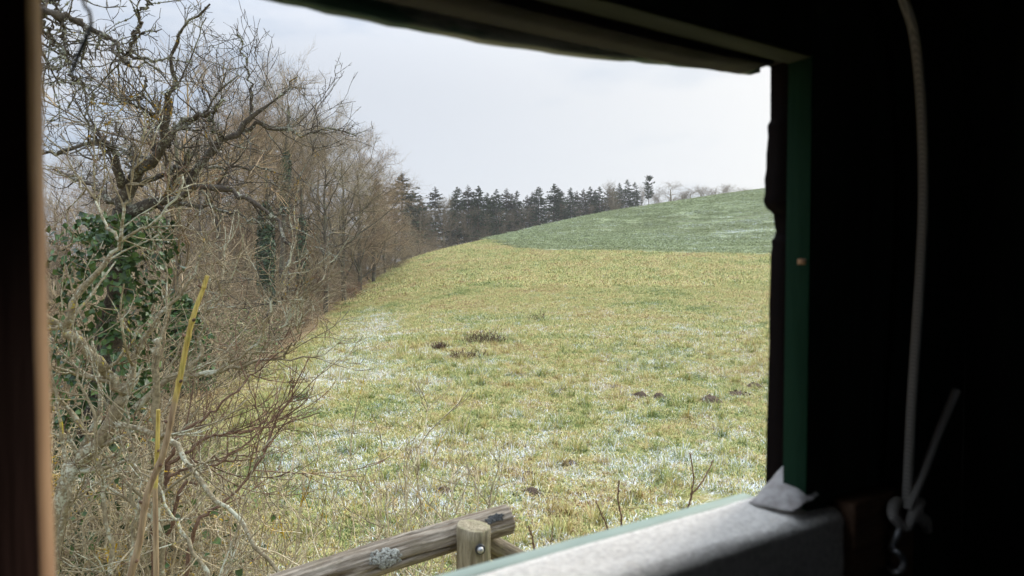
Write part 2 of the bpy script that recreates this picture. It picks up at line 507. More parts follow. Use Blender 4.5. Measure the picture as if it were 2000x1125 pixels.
M['bush_twig'] = mat_bark('bush_twigs', (0.34, 0.275, 0.175), (0.19, 0.15, 0.095), (0.36, 0.33, 0.205), (0.36, 0.28, 0.15), 0.56, 0.6, 0.1, vary=(0.255, 0.19, 0.115), isl=0.8)
M['far_twig'] = mat_bark('ridge_twigs', (0.27, 0.215, 0.14), (0.17, 0.135, 0.09), (0.26, 0.22, 0.145), (0.3, 0.24, 0.17), 0.56, 0.6, 0.05)
M['spruce_bark'] = mat_bark('spruce_bark', (0.12, 0.09, 0.07), (0.07, 0.055, 0.045), (0.13, 0.11, 0.09), (0.12, 0.1, 0.08), 0.58, 0.66, 0.1)
M['needles'] = mat_leaf('needles', (0.030, 0.050, 0.020), (0.075, 0.100, 0.040), None, 0.8)
M['needles_b'] = mat_leaf('brownish_needles', (0.060, 0.060, 0.036), (0.105, 0.090, 0.055), None, 0.8)
M['ivy'] = mat_leaf('ivy_leaves', (0.026, 0.062, 0.018), (0.085, 0.145, 0.035), (0.34, 0.33, 0.05), 0.42)
M['ivy_far'] = mat_leaf('ivy_leaves_far', (0.030, 0.060, 0.026), (0.07, 0.10, 0.045), None, 0.6)
M['bright_leaf'] = mat_leaf('light_green_leaves', (0.10, 0.14, 0.045), (0.21, 0.245, 0.09), None, 0.5)
M['beech'] = mat_leaf('russet_leaves', (0.20, 0.085, 0.045), (0.31, 0.15, 0.085), None, 0.8)
M['dock'] = mat_bark('dry_dock', (0.15, 0.085, 0.06), (0.08, 0.05, 0.036), (0.10, 0.07, 0.045), (0.12, 0.08, 0.05), 0.56, 0.66)
M['earth'] = mat_bark('molehill_earth', (0.135, 0.095, 0.066), (0.065, 0.045, 0.032), (0.16, 0.12, 0.085), (0.07, 0.05, 0.035), 0.56, 0.66)

# ------------------------------------------------------------------ land
def add_attr(me, name, arr):
    a = me.attributes.new(name, 'FLOAT', 'POINT'); a.data.foreach_set('value', np.asarray(arr, np.float32).ravel())


def grid_faces(nx, ny):
    i = np.arange(nx - 1)[:, None] * ny + np.arange(ny - 1)[None, :]
    return np.stack([i, i + ny, i + ny + 1, i + 1], -1).reshape(-1, 4)


u = np.linspace(-1, 1, 401); A0 = 8.0; U = math.asinh(700 / A0)
gx = A0 * np.sinh(u * U); gy = A0 * np.sinh(u * U) + 14.0
X, Y = np.meshgrid(gx, gy, indexing='ij')
Z = ground(X, Y)
me = mesh('meadow', np.stack([X, Y, Z], -1).reshape(-1, 3), grid_faces(401, 401), M['ground'])
add_attr(me, 'snow_w', snow_weight(X, Y)); add_attr(me, 'litter', litter_weight(X, Y))
tag(obj('meadow', me), 'sloping winter meadow with thin snow between yellowed grass', 'meadow', kind='structure')

# the green crop field on the hill
cx = np.linspace(-11, 150, 200); v = np.linspace(0, 1, 110) ** 1.2
CX = np.repeat(cx[:, None], 110, 1)
b0 = crop_y(cx) + 0.9 * (fbm(cx / 2.5, cx * 0, 44, 3) - 0.5)
CY = b0[:, None] + (np.maximum(b0 + 30, 265)[:, None] - b0[:, None]) * v[None, :]
CZ = ground(CX, CY) + 0.05 + 0.05 * np.clip(v * 30, 0, 1)[None, :]
me = mesh('crop_field', np.stack([CX, CY, CZ], -1).reshape(-1, 3), grid_faces(200, 110), M['crop'])
sw = np.exp(-((CX - 52) / 20) ** 2) * np.exp(-((CY - 128) / 13) ** 2)
add_attr(me, 'snow_w', np.clip(sw * 0.3, 0, 1))
tag(obj('crop_field', me), 'green winter crop field with drill rows on the hill crest', 'crop field', kind='structure')


# ------------------------------------------------------------------ grass, as uncountable stuff
def scatter_group(coll):
    g = bpy.data.node_groups.new('scatter', 'GeometryNodeTree')
    g.interface.new_socket('Geometry', in_out='INPUT', socket_type='NodeSocketGeometry')
    g.interface.new_socket('Geometry', in_out='OUTPUT', socket_type='NodeSocketGeometry')
    gi = g.nodes.new('NodeGroupInput'); go = g.nodes.new('NodeGroupOutput')
    ip = g.nodes.new('GeometryNodeInstanceOnPoints'); ci = g.nodes.new('GeometryNodeCollectionInfo')
    ci.inputs[0].default_value = coll; ci.inputs['Separate Children'].default_value = True; ci.inputs['Reset Children'].default_value = True
    def na(nm, ty):
        q = g.nodes.new('GeometryNodeInputNamedAttribute'); q.data_type = ty; q.inputs[0].default_value = nm
        return q.outputs[0]
    L = g.links.new
    L(gi.outputs[0], ip.inputs['Points']); L(ci.outputs[0], ip.inputs['Instance'])
    ip.inputs['Pick Instance'].default_value = True
    L(na('var', 'INT'), ip.inputs['Instance Index']); L(na('rot', 'FLOAT_VECTOR'), ip.inputs['Rotation']); L(na('scl', 'FLOAT'), ip.inputs['Scale'])
    L(ip.outputs[0], go.inputs[0])
    return g


def scatter(name, P, attrs, coll, rot, scl, var):
    me = bpy.data.meshes.new(name); me.vertices.add(len(P)); me.vertices.foreach_set('co', P.astype(np.float32).ravel())
    for k, a in attrs.items():
        add_attr(me, k, a)
    a = me.attributes.new('rot', 'FLOAT_VECTOR', 'POINT'); a.data.foreach_set('vector', rot.astype(np.float32).ravel())
    add_attr(me, 'scl', scl)
    a = me.attributes.new('var', 'INT', 'POINT'); a.data.foreach_set('value', var.astype(np.int32))
    o = obj(name, me); md = o.modifiers.new('scatter', 'NODES'); md.node_group = scatter_group(coll)
    return o


def hidden_collection(name, meshes):
    c = bpy.data.collections.new(name)
    for i, m_ in enumerate(meshes):
        c.objects.link(bpy.data.objects.new('%s_%d' % (name, i), m_))
    return c


gr = np.random.default_rng(3)


def grass_patch(r, n, rad, l0, l1, wd, clumps, rank=0.0, lean=(0.75, 1.55), sig=0.05):
    """a round turf patch: n bent blades gathered in tussocks, with gaps between them"""
    cc = r.uniform(-1, 1, (clumps, 2)) * rad; ch = r.uniform(0.35, 1.5, clumps); ct = r.uniform(0, 1, clumps); cd = r.uniform(0, 6.28, clumps)
    k = r.integers(0, clumps, n); inc = r.uniform(0, 1, n) < 0.8
    o = np.zeros((n, 3)); o[:, :2] = np.where(inc[:, None], cc[k] + r.normal(0, sig, (n, 2)), r.uniform(-1, 1, (n, 2)) * rad)
    off = np.linalg.norm(o[:, :2] - cc[k], axis=1)
    o[:, 2] = np.where(inc, 0.045 * ch[k] * np.exp(-(off / (sig * 1.3)) ** 2) * (sig / 0.05), 0)
    a = np.where(r.uniform(0, 1, n) < 0.6, cd[k] + r.normal(0, 0.9, n), r.uniform(0, 6.28, n)); le = r.uniform(*lean, n); ln = r.uniform(l0, l1, n) * (0.55 + 0.45 * ch[k])
    hi = r.uniform(0, 1, n) < rank; ln[hi] *= 1.7; le[hi] *= 0.6
    h = np.stack([np.cos(a), np.sin(a), 0 * a], -1); s = np.stack([-np.sin(a), np.cos(a), 0 * a], -1) * (wd * r.uniform(0.6, 1.4, n))[:, None]
    z = np.array([0, 0, 1.0])
    m1 = o + (h * np.sin(le * 0.7)[:, None] + z * np.cos(le * 0.7)[:, None]) * (ln * 0.55)[:, None]
    l2 = np.minimum(le * 1.5, 2.0)
    m2 = m1 + (h * np.sin(l2)[:, None] + z * np.cos(l2)[:, None]) * (ln * 0.45)[:, None]
    V = np.stack([o - s, o + s, m1 + s * 0.9, m1 - s * 0.9, m2], 1).reshape(-1, 3)
    i = np.arange(n)[:, None] * 5
    return V, np.concatenate([i + np.array([[0, 1, 2]]), i + np.array([[0, 2, 3]]), i + np.array([[3, 2, 4]])]), np.repeat(np.where(inc, ct[k], 0.5), 5)


def turf_mesh(mat, *args, **kw):
    V, F, ct = grass_patch(gr, *args, **kw)
    me = mesh('turf', V, F, mat, False); add_attr(me, 'clump', ct)
    return me


tm = []
for i in range(8):
    tm.append(turf_mesh(M['grass'], 640, 0.42, 0.035, 0.095, 0.0052, 34 + 4 * i, (0.0, 0.03, 0.08, 0.2)[i % 4]))
turfc = hidden_collection('turf_patch', tm)
tm = []
for i in range(4):
    tm.append(turf_mesh(M['grass'], 560, 1.3, 0.08, 0.20, 0.016, 60, 0.05, sig=0.13))
turff = hidden_collection('turf_far', tm)


def field_points(n, d0, d1, px0=330, px1=1600):
    d = np.sqrt(gr.uniform(d0 ** 2, d1 ** 2, n))
    x = (gr.uniform(px0, px1, n) - 1000) / FPX * d
    k = (x > edge_x(d) - 0.2) & (d < crop_y(x) + 0.1) & (gr.uniform(0, 1, n) > litter_weight(x, d) * 0.85)
    return x[k], d[k]


def lay_turf(name, n, d0, d1, coll, nv, s0, s1, label, bare=9.0):
    x, y = field_points(n, d0, d1)
    kp = fbm(x / 0.9, y / 0.9, 77, 2) < bare; x = x[kp]; y = y[kp]; k = len(x)
    e = 0.25
    sx_ = (ground(x + e, y) - ground(x - e, y)) / (2 * e); sy_ = (ground(x, y + e) - ground(x, y - e)) / (2 * e)
    # tilt with the slope, then turn about the vertical
    rz = gr.uniform(0, 6.28, k)
    lx = sx_ * np.cos(rz) + sy_ * np.sin(rz); ly = -sx_ * np.sin(rz) + sy_ * np.cos(rz)
    rot = np.stack([np.arctan(ly), -np.arctan(lx), rz], -1)
    o = scatter(name, np.stack([x, y, ground(x, y) - 0.012], -1), {'snow_w': snow_weight(x, y), 'litter': litter_weight(x, y)}, coll, rot,
                gr.uniform(s0, s1, k), gr.integers(0, nv, k))
    return tag(o, label, 'grass', kind='stuff')


lay_turf('grass', 5200, 4.5, 30, turfc, 8, 0.8, 1.2, 'tufted yellow-green winter grass flecked with snow near the hide', bare=0.69)
tm = [turf_mesh(M['grass'], 150, 0.10, 0.10, 0.26, 0.0045, 3, 0.3, lean=(0.3, 1.4), sig=0.045) for i in range(4)]
tussc = hidden_collection('tussock', tm)
lay_turf('tussocks', 900, 6, 34, tussc, 4, 0.7, 1.25, 'rank straw-coloured grass tussocks standing out of the near meadow')
lay_turf('grass', 6000, 30, 64, turfc, 8, 1.3, 1.8, 'yellowed grass of the middle of the meadow slope')
lay_turf('grass', 6500, 64, 152, turff, 4, 0.9, 1.4, 'short yellowed grass on the far meadow slope')

# low crop plants standing in the green field
tm = []
for i in range(4):
    tm.append(turf_mesh(M['crop_plant'], 420, 1.6, 0.08, 0.18, 0.022, 90, 0.0, lean=(0.5, 1.4), sig=0.15))
cropc = hidden_collection('crop_turf', tm)
n = 9000; d = np.sqrt(gr.uniform(96 ** 2, 235 ** 2, n)); x = (gr.uniform(925, 1580, n) - 1000) / FPX * d; k = d > crop_y(x) + 1.0; x = x[k]; d = d[k]; k = len(x)
o = scatter('crop_plants', np.stack([x, d, ground(x, d) + 0.07], -1), {'snow_w': np.exp(-((x - 52) / 20) ** 2) * 0.3 * np.exp(-((d - 128) / 13) ** 2)}, cropc,
            np.stack([0 * x, 0 * x, gr.uniform(0, 6.28, k)], -1), gr.uniform(0.8, 1.3, k), gr.integers(0, 4, k))
tag(o, 'low green crop plants covering the hill field', 'crop', kind='stuff')

# wheel tracks drilled through the crop
M['track'] = mat_bark('trodden_track', (0.40, 0.40, 0.26), (0.26, 0.25, 0.15), (0.55, 0.56, 0.50), (0.42, 0.38, 0.24), 0.54, 0.62, 0.05)
for lb, ptsx in (('pale wheel track curving along the crest side of the crop', ((9, 160), (14, 150), (20, 146), (30, 143), (42, 141), (60, 139), (90, 136))),
                 ('second pale wheel track beside the first in the crop', ((17, 153), (24, 150), (32, 147.5), (42, 145.5), (60, 143.5), (90, 140.5)))):
    c_ = curve([(a, b, 0.0) for a, b in ptsx], 90); tg = norm(np.gradient(c_, axis=0)); sdv = np.stack([-tg[:, 1], tg[:, 0], 0 * tg[:, 0]], -1)
    wv_ = 0.16 + 0.22 * fbm(c_[:, 0] / 1.5, c_[:, 1], 5, 2)
    Va = c_ - sdv * wv_[:, None]; Vb = c_ + sdv * wv_[:, None]
    for q in (Va, Vb): q[:, 2] = ground(q[:, 0], q[:, 1]) + 0.17
    i = np.arange(89); o = obj('wheel_track', mesh('wheel_track', np.vstack([Va, Vb]), np.stack([i, i + 1, i + 91, i + 90], -1), M['track'])); tag(o, lb, 'track', kind='structure')

# ------------------------------------------------------------------ the hide the camera sits in
# wall frame: s along the wall to the right, d outward from the eye, z up from the eye
WA = math.radians(32.5)
WN = np.array([-math.sin(WA), math.cos(WA), 0.0]); WU = np.array([math.cos(WA), math.sin(WA), 0.0])


def wp(s, d, z):
    return np.array([0, 0, EYE]) + WU * s + WN * d + np.array([0, 0, z])


def wall_sz(px, py, d):
    """wall coordinates (s, z) of a pixel on the plane at distance d"""
    q = at(px, py, 1.0) - np.array([0, 0, EYE])
    k = d / (q @ WN); q = q * k
    return q @ WU, q[2]


HIDE = thing('hunting_hide', 'dark wooden hunting hide whose open window frames the view', 'hide', tuple(wp(0.2, -0.2, -EYE)))
HIDE.rotation_euler = (0, 0, WA)
HB = np.array([0.2, -0.2, -EYE])                       # base of the hide in wall coordinates


def hpart(name, V, F, mat, smooth=False, bevel=0.0, parent=None):
    """vertices in wall coordinates (s,d,z), child of the hide (or of one of its parts, which all sit at its origin)"""
    o = obj(name, mesh(name, np.asarray(V) - HB, F, mat, smooth), parent or HIDE)
    if bevel:
        b = o.modifiers.new('bevel', 'BEVEL'); b.width = bevel; b.segments = 2; b.limit_method = 'ANGLE'
    return o


def boxv(s0, s1, d0, d1, z0, z1):
    V = np.array([(s, d, z) for s in (s0, s1) for d in (d0, d1) for z in (z0, z1)], float)
    F = np.array([(0, 1, 3, 2), (4, 6, 7, 5), (0, 4, 5, 1), (2, 3, 7, 6), (0, 2, 6, 4), (1, 5, 7, 3)])
    return V, F


def prism(poly, d0, d1):
    """polygon in (s,z) extruded along d"""
    n = len(poly); p = np.asarray(poly, float)
    V = np.vstack([np.column_stack([p[:, 0], np.full(n, d0), p[:, 1]]), np.column_stack([p[:, 0], np.full(n, d1), p[:, 1]])])
    i = np.arange(n); j = (i + 1) % n
    return V, [np.stack([i, j, j + n, i + n], -1), np.arange(n)[None, ::-1], (np.arange(n) + n)[None, :]]


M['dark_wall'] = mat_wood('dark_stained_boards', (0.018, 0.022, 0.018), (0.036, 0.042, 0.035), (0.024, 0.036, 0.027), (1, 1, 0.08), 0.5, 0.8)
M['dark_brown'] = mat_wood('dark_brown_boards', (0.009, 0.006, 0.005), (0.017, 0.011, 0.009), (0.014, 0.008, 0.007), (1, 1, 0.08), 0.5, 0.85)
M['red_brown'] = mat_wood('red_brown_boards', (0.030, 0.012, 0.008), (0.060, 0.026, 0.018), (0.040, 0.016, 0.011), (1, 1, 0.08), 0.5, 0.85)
M['near_black'] = mat_wood('near_black_boards', (0.0035, 0.0025, 0.0025), (0.007, 0.0045, 0.004), (0.006, 0.0035, 0.003), (1, 1, 0.08), 0.5, 0.95, spec=0.05)  # near-black brown, the darkest wood of the hide
M['green_paint'] = mat_wood('old_green_paint', (0.006, 0.024, 0.013), (0.011, 0.038, 0.021), (0.010, 0.026, 0.017), (1, 1, 0.15), 0.6, 0.85, spec=0.08)
M['pale_green'] = mat_wood('weathered_green_paint', (0.26, 0.36, 0.31), (0.36, 0.46, 0.40), (0.42, 0.47, 0.42), (0.2, 1, 1), 0.6, 0.6, spec=0.4)
M['moss_wood'] = mat_wood('mossy_frame_wood', (0.024, 0.026, 0.016), (0.046, 0.046, 0.030), (0.030, 0.036, 0.020), (0.15, 1, 1), 0.6, 0.85)
M['raw_wood'] = mat_wood('raw_sawn_edge', (0.30, 0.175, 0.095), (0.50, 0.325, 0.19), (0.24, 0.13, 0.075), (1, 1, 0.10), 0.6, 0.85)
M['rail_wood'] = mat_wood('red_brown_rail', (0.10, 0.055, 0.035), (0.21, 0.12, 0.07), (0.12, 0.05, 0.04), (0.15, 1, 1), 0.6, 0.8)
m, t, bs = material('grey_felt', 1.0, 0.05)
oc = t.n('ShaderNodeTexCoord').outputs['Object']
n1 = t.noise(oc, 210.0, 3, 0.7); n2 = t.noise(oc, 130.0, 5, 0.75)
c = t.mix(t.step(n2, 0.36, 0.62), (0.69, 0.655, 0.60), (0.90, 0.865, 0.80))
c = t.mix(t.math('MULTIPLY', t.step(n1, 0.5, 0.7), 0.45), c, (0.54, 0.52, 0.50))
c = t.mix(t.math('MULTIPLY', t.step(t.noise(oc, 11.0, 3, 0.6), 0.60, 0.70), 0.5), c, (0.46, 0.40, 0.32))
t.put(bs.inputs['Base Color'], c); bump(t, bs, t.math('ADD', n1, n2), 0.6, 0.003); M['felt'] = m
m, t, bs = material('galvanised_metal', 0.45, 0.5)
bs.inputs['Metallic'].default_value = 0.85
oc = t.n('ShaderNodeTexCoord').outputs['Object']
t.put(bs.inputs['Base Color'], t.mix(t.step(t.noise(oc, 60.0, 3, 0.6), 0.4, 0.65), (0.50, 0.51, 0.52), (0.30, 0.28, 0.26))); M['metal'] = m
m, t, bs = material('braided_cord', 0.9, 0.1)
oc = t.n('ShaderNodeTexCoord').outputs['Object']
wv = t.n('ShaderNodeTexWave', {'Vector': oc, 'Scale': 130.0, 'Distortion': 1.5, 'Detail': 1.0}); wv.bands_direction = 'DIAGONAL'
t.put(bs.inputs['Base Color'], t.mix(wv.outputs['Fac'], (0.42, 0.39, 0.35), (0.66, 0.62, 0.56))); bump(t, bs, wv.outputs['Fac'], 0.5, 0.001); M['cord'] = m
m, t, bs = material('black_cable', 0.45, 0.5)
oc = t.n('ShaderNodeTexCoord').outputs['Object']
t.put(bs.inputs['Base Color'], t.mix(t.step(t.noise(oc, 40.0, 2, 0.5), 0.4, 0.6), (0.018, 0.02, 0.022), (0.04, 0.042, 0.045))); M['cable'] = m
m, t, bs = material('grey_cloth_scrap', 0.85, 0.2)
oc = t.n('ShaderNodeTexCoord').outputs['Object']
t.put(bs.inputs['Base Color'], t.mix(t.step(t.noise(oc, 45.0, 4, 0.65), 0.35, 0.65), (0.30, 0.275, 0.26), (0.44, 0.42, 0.40))); bump(t, bs, t.noise(oc, 160.0, 2, 0.6), 0.3, 0.002); M['scrap'] = m

S0, S1, D0, D1, ZF, ZT = -0.62, 1.02, -0.95, 0.45, -1.25, 0.72       # inside of the hide
WS0, WS1, WZ0, WZ1 = -0.0197, 0.672, -0.271, 0.2265                  # the window opening
# front wall, laid up of boards: left upright, lintel boards, right uprights, boards below the sill
dz_ = (ZT - ZF)
wl = np.linspace(S0, WS0, 4)
for k in range(3):                                                   # uprights on the near side of the window
    a, b = wl[k] + (0.0015 if k else 0), wl[k + 1]
    if k == 2:                                                       # its sawn edge splays a little outward
        zz = np.linspace(ZF, ZT, 60); rr_ = np.random.default_rng(5)
        wob = 0.0011 * np.cumsum(rr_.normal(0, 0.35, 60)); wob -= np.linspace(wob[0], wob[-1], 60)
        wob += rr_.normal(0, 0.0003, 60)
        e1 = np.column_stack([np.full(60, WS0) + wob * 0.6, np.full(60, 0.45), zz])
        e2 = np.column_stack([np.full(60, -0.0134) + wob, np.full(60, 0.482), zz])
        b1 = np.column_stack([np.full(60, a), np.full(60, 0.45), zz]); b2 = np.column_stack([np.full(60, a), np.full(60, 0.482), zz])
        V = np.concatenate([b1, e1, e2, b2]); i = np.arange(59)
        F = np.concatenate([np.stack([i + o1, i + o2, i + o2 + 1, i + o1 + 1], -1) for o1, o2 in ((0, 60), (60, 120), (120, 180), (180, 0))])
        o = hpart('wall_board', V, [F, np.array([[0, 180, 120, 60], [59, 119, 179, 239]])], M['red_brown'])
        o.data.materials.append(M['raw_wood']); mi = np.zeros(len(o.data.polygons), np.int32); mi[59:118] = 1
        o.data.polygons.foreach_set('material_index', mi); o['label'] = 'upright board with a pale rough sawn edge'
    else:
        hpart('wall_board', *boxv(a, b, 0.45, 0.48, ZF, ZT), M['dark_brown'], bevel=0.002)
wr = np.linspace(WS1, S1, 4)
for k in range(3):
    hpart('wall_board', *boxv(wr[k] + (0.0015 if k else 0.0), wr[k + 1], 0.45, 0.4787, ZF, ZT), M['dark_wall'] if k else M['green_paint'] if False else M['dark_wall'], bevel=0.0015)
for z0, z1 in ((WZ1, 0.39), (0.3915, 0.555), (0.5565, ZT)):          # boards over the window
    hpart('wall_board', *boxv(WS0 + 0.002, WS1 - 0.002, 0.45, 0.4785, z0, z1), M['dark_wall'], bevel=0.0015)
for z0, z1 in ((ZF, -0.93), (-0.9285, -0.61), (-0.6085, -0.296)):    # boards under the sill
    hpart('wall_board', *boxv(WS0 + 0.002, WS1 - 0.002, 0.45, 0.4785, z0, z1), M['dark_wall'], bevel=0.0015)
# painted lining strips of the frame: far jamb and lintel
o = hpart('jamb_lining', *boxv(WS1 - 0.004, WS1 + 0.0, 0.4502, 0.4797, WZ0, WZ1 - 0.001), M['green_paint'], bevel=0.0008)
o['label'] = 'green painted jamb strip of the window'
sx, sz = wall_sz(1569, 511, 0.46)
kn = hpart('bare_chip', *boxv(WS1 - 0.0052, WS1 - 0.0035, 0.4545, 0.464, sz - 0.003, sz + 0.003), M['raw_wood'], parent=o)
hpart('lintel_lining', *boxv(WS0 + 0.003, WS1 - 0.005, 0.4502, 0.4796, WZ1 - 0.004, WZ1 - 0.0002), M['moss_wood'], bevel=0.0008)
# outer lintel board: black underside, lower edge just under the lining, stopping short of the corner
le = [wall_sz(x, y, 0.53) for x, y in ((420, -62), (740, 0), (1000, 57), (1180, 96), (1320, 126), (1443, 145))]
ls = le[-1][0]
poly = [(-0.25, 0.2165)] + le[1:] + [(ls + 0.004, le[-1][1] + 0.006), wall_sz(1452, 128, 0.53), wall_sz(1462, 123, 0.53), wall_sz(1476, 127, 0.53), wall_sz(1490, 124, 0.53), wall_sz(1503, 131, 0.53), (0.78, 0.235), (0.78, 0.36), (-0.25, 0.36)]
hpart('outer_lintel', *prism(poly, 0.484, 0.53), M['dark_brown'])
# outer right board with its ragged waney edge
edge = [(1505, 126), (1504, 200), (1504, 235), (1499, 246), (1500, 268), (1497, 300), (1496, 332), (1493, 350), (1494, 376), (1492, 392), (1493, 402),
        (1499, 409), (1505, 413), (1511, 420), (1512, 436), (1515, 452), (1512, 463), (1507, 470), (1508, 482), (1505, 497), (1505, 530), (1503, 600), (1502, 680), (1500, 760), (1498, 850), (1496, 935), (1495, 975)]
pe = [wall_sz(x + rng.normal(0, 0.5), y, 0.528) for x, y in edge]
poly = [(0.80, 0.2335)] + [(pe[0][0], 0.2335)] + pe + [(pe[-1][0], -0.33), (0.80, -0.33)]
o = hpart('outer_board', *prism(poly[::-1], 0.484, 0.528), M['near_black'])
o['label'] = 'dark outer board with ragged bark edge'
# the lifted shutter outside, its warped lower edge hanging below the lintel
ss = np.linspace(-0.35, 0.74, 60); zb = np.interp(ss, [-0.35, 0.0, 0.143, 0.26, 0.34, 0.434, 0.50, 0.58, 0.66, 0.74], [0.221, 0.2195, 0.2175, 0.2165, 0.2175, 0.222, 0.227, 0.2345, 0.2415, 0.246])
zb = zb + 0.0006 * np.random.default_rng(4).normal(0, 1, 60)
rows = [(0.572, 0.0), (0.572, 0.012), (0.571, 0.024), (0.570, 0.17), (0.588, 0.17), (0.590, 0.012), (0.588, 0.0)]
V = np.concatenate([np.column_stack([ss, np.full(60, d), zb + h]) for d, h in rows]); i = np.arange(59); nr = len(rows)
F = np.concatenate([np.stack([i + 60 * a, i + 1 + 60 * a, i + 1 + 60 * ((a + 1) % nr), i + 60 * ((a + 1) % nr)], -1) for a in range(nr)])
m, t, bs = material('worn_shutter', 0.6, 0.4)
oc = t.n('ShaderNodeTexCoord').outputs['Object']; v = t.scalev(oc, (0.18, 1, 1))
n1 = t.noise(v, 26.0, 4, 0.6, 0.4); n2 = t.noise(v, 90.0, 3, 0.6)
c = t.mix(t.step(n1, 0.46, 0.56), (0.016, 0.055, 0.035), (0.21, 0.21, 0.185))
c = t.mix(t.math('MULTIPLY', t.step(n2, 0.45, 0.7), 0.6), c, (0.035, 0.045, 0.04))
c = t.mix(t.step(t.noise(v, 17.0, 3, 0.6), 0.64, 0.68), c, (0.62, 0.64, 0.62))
t.put(bs.inputs['Base Color'], c); bump(t, bs, n2, 0.5, 0.002)
o = hpart('shutter', V, [F, (np.arange(nr) * 60)[None, ::-1], (np.arange(nr) * 60 + 59)[None, :]], m)
o['label'] = 'lifted shutter with worn green paint and warped lower edge'
for s_ in (0.02, 0.62):
    hpart('hinge', *boxv(s_ - 0.03, s_ + 0.03, 0.5305, 0.5695, 0.352, 0.357), M['metal'], parent=o)
# sill board with its pale green outer lip, covered in grey felt
sl = hpart('sill', *boxv(-0.05, 0.705, 0.4365, 0.5245, -0.300, -0.2755), M['dark_brown'], bevel=0.002)
V, F = boxv(-0.05, 0.668, 0.513, 0.533, -0.298, -0.2705)
hpart('sill_lip', V, F, M['pale_green'], bevel=0.003, parent=sl)
# felt: laid on the board and turned down over its inner edge
ns, nd = 120, 26
prof = [(0.5118, -0.2738)] + [(d, -0.2722) for d in np.linspace(0.5100, 0.446, 10)]
for a in np.linspace(0.2, 1.57, 5):
    prof.append((0.446 - 0.0125 * math.sin(a), -0.2847 + 0.0125 * math.cos(a)))
prof += [(0.4335, z) for z in np.linspace(-0.291, -0.40, 12)]
prof = np.array(prof); so = np.linspace(-0.045, 0.710, ns)
SS, KK = np.meshgrid(so, np.arange(len(prof)), indexing='ij')
Dv = prof[KK, 0] - 0.0035 * (fbm(SS * 14, KK * 0.2, 7, 3) - 0.5) * (KK > 12); Zv = prof[KK, 1] + 0.0042 * (fbm(SS * 12, prof[KK, 0] * 40, 8, 3) - 0.42) * (KK < 12) * (KK > 0)
Vf = np.stack([SS + 0.003 * (fbm(KK * 0.5, SS * 0, 3, 2) - 0.5) * (SS > 0.7), Dv, Zv], -1).reshape(-1, 3)
o = hpart('sill_felt', Vf, grid_faces(ns, len(prof)), M['felt'], True, parent=sl)
o['label'] = 'grey felt covering the sill'
sd = o.modifiers.new('thickness', 'SOLIDIFY'); sd.thickness = 0.0022; sd.offset = -1
# brown rail on the inner wall beyond the felt
V, F = boxv(0.7125, 0.84, 0.421, 0.4495, -0.42, -0.262)
hpart('wall_rail', V, F, M['rail_wood'], bevel=0.004)
# the other walls, floor, roof and stilts
for k in range(5):
    a = D0 + (D1 - D0) * k / 5; b = D0 + (D1 - D0) * (k + 1) / 5 - 0.0015
    hpart('side_board', *boxv(S1 + 0.0005, S1 + 0.025, a, b + (0.04 if k == 4 else 0), ZF, ZT), M['dark_wall'], bevel=0.0015)
    hpart('side_board', *boxv(S0 - 0.025, S0 - 0.0005, a, b + (0.04 if k == 4 else 0), ZF, ZT), M['dark_wall'], bevel=0.0015)
for k in range(5):
    a = S0 + (S1 - S0) * k / 5; b = S0 + (S1 - S0) * (k + 1) / 5 - 0.0015
    if k == 1:                                              # unseen opening added in the back wall to let light inside
        hpart('half_door', *boxv(a, b, D0 - 0.025, D0, ZF, -0.05), M['dark_wall'], bevel=0.0015)
        hpart('back_board', *boxv(a, b, D0 - 0.025, D0, 0.42, ZT), M['dark_wall'], bevel=0.0015)
    else:
        hpart('back_board', *boxv(a, b, D0 - 0.025, D0, ZF, ZT), M['dark_wall'], bevel=0.0015)
hpart('floor', *boxv(S0 - 0.03, S1 + 0.03, D0 - 0.03, D1 + 0.03, ZF - 0.035, ZF - 0.001), M['dark_brown'])
for a in (S0 - 0.0005, S1 + 0.0005):
    hpart('corner_batten', *boxv(a - 0.02, a + 0.02, D0 - 0.026, D0 + 0.03, ZF, ZT), M['dark_wall'])
hpart('roof', *boxv(S0 - 0.25, S1 + 0.25, D0 - 0.2, D1 + 0.08, ZT + 0.001, ZT + 0.04), M['dark_brown'])
gs = [wp(a, b, 0)[:2] for a in (S0 + 0.05, S1 - 0.05) for b in (D0 + 0.05, D1 - 0.05)]
for (a, b) in ((a, b) for a in (S0 + 0.05, S1 - 0.05) for b in (D0 + 0.05, D1 - 0.05)):
    q = np.array([(a, b, -EYE - 0.4), (a, b, -2.6), (a, b, ZF - 0.036)])[None]
    V, F = tubes(q, np.full((1, 3), 0.06), 14, True)
    hpart('stilt', V, F, M['rail_wood'], True)

# torn grey scrap lying in the corner of the sill
def wq(px, py, d):
    s_, z_ = wall_sz(px, py, d); return np.array([s_, d, z_])


qa, qb, qc, qd = wq(1462, 986, 0.500), wq(1531, 911, 0.500), wq(1602, 967, 0.443), wq(1550, 999, 0.444)
nu = 22; uu, vv_ = np.meshgrid(np.linspace(0, 1, nu), np.linspace(0, 1, nu), indexing='ij')
V = (qa * ((1 - uu) * (1 - vv_))[..., None] + qb * (uu * (1 - vv_))[..., None] + qc * (uu * vv_)[..., None] + qd * ((1 - uu) * vv_)[..., None])
bul = (uu * (1 - uu) * vv_ * (1 - vv_) * 16)
V[..., 1] -= 0.003 * bul + 0.002 * np.abs(uu - 0.55 - 0.25 * (vv_ - 0.5)) - 0.003 * fbm(uu * 4, vv_ * 4, 6, 2)
V[..., 2] += 0.006 * bul + 0.0012 * np.sin(uu * 9 + vv_ * 5) * np.minimum(uu, 0.5) + 0.003 * (fbm(uu * 3, vv_ * 3, 16, 2) - 0.5)
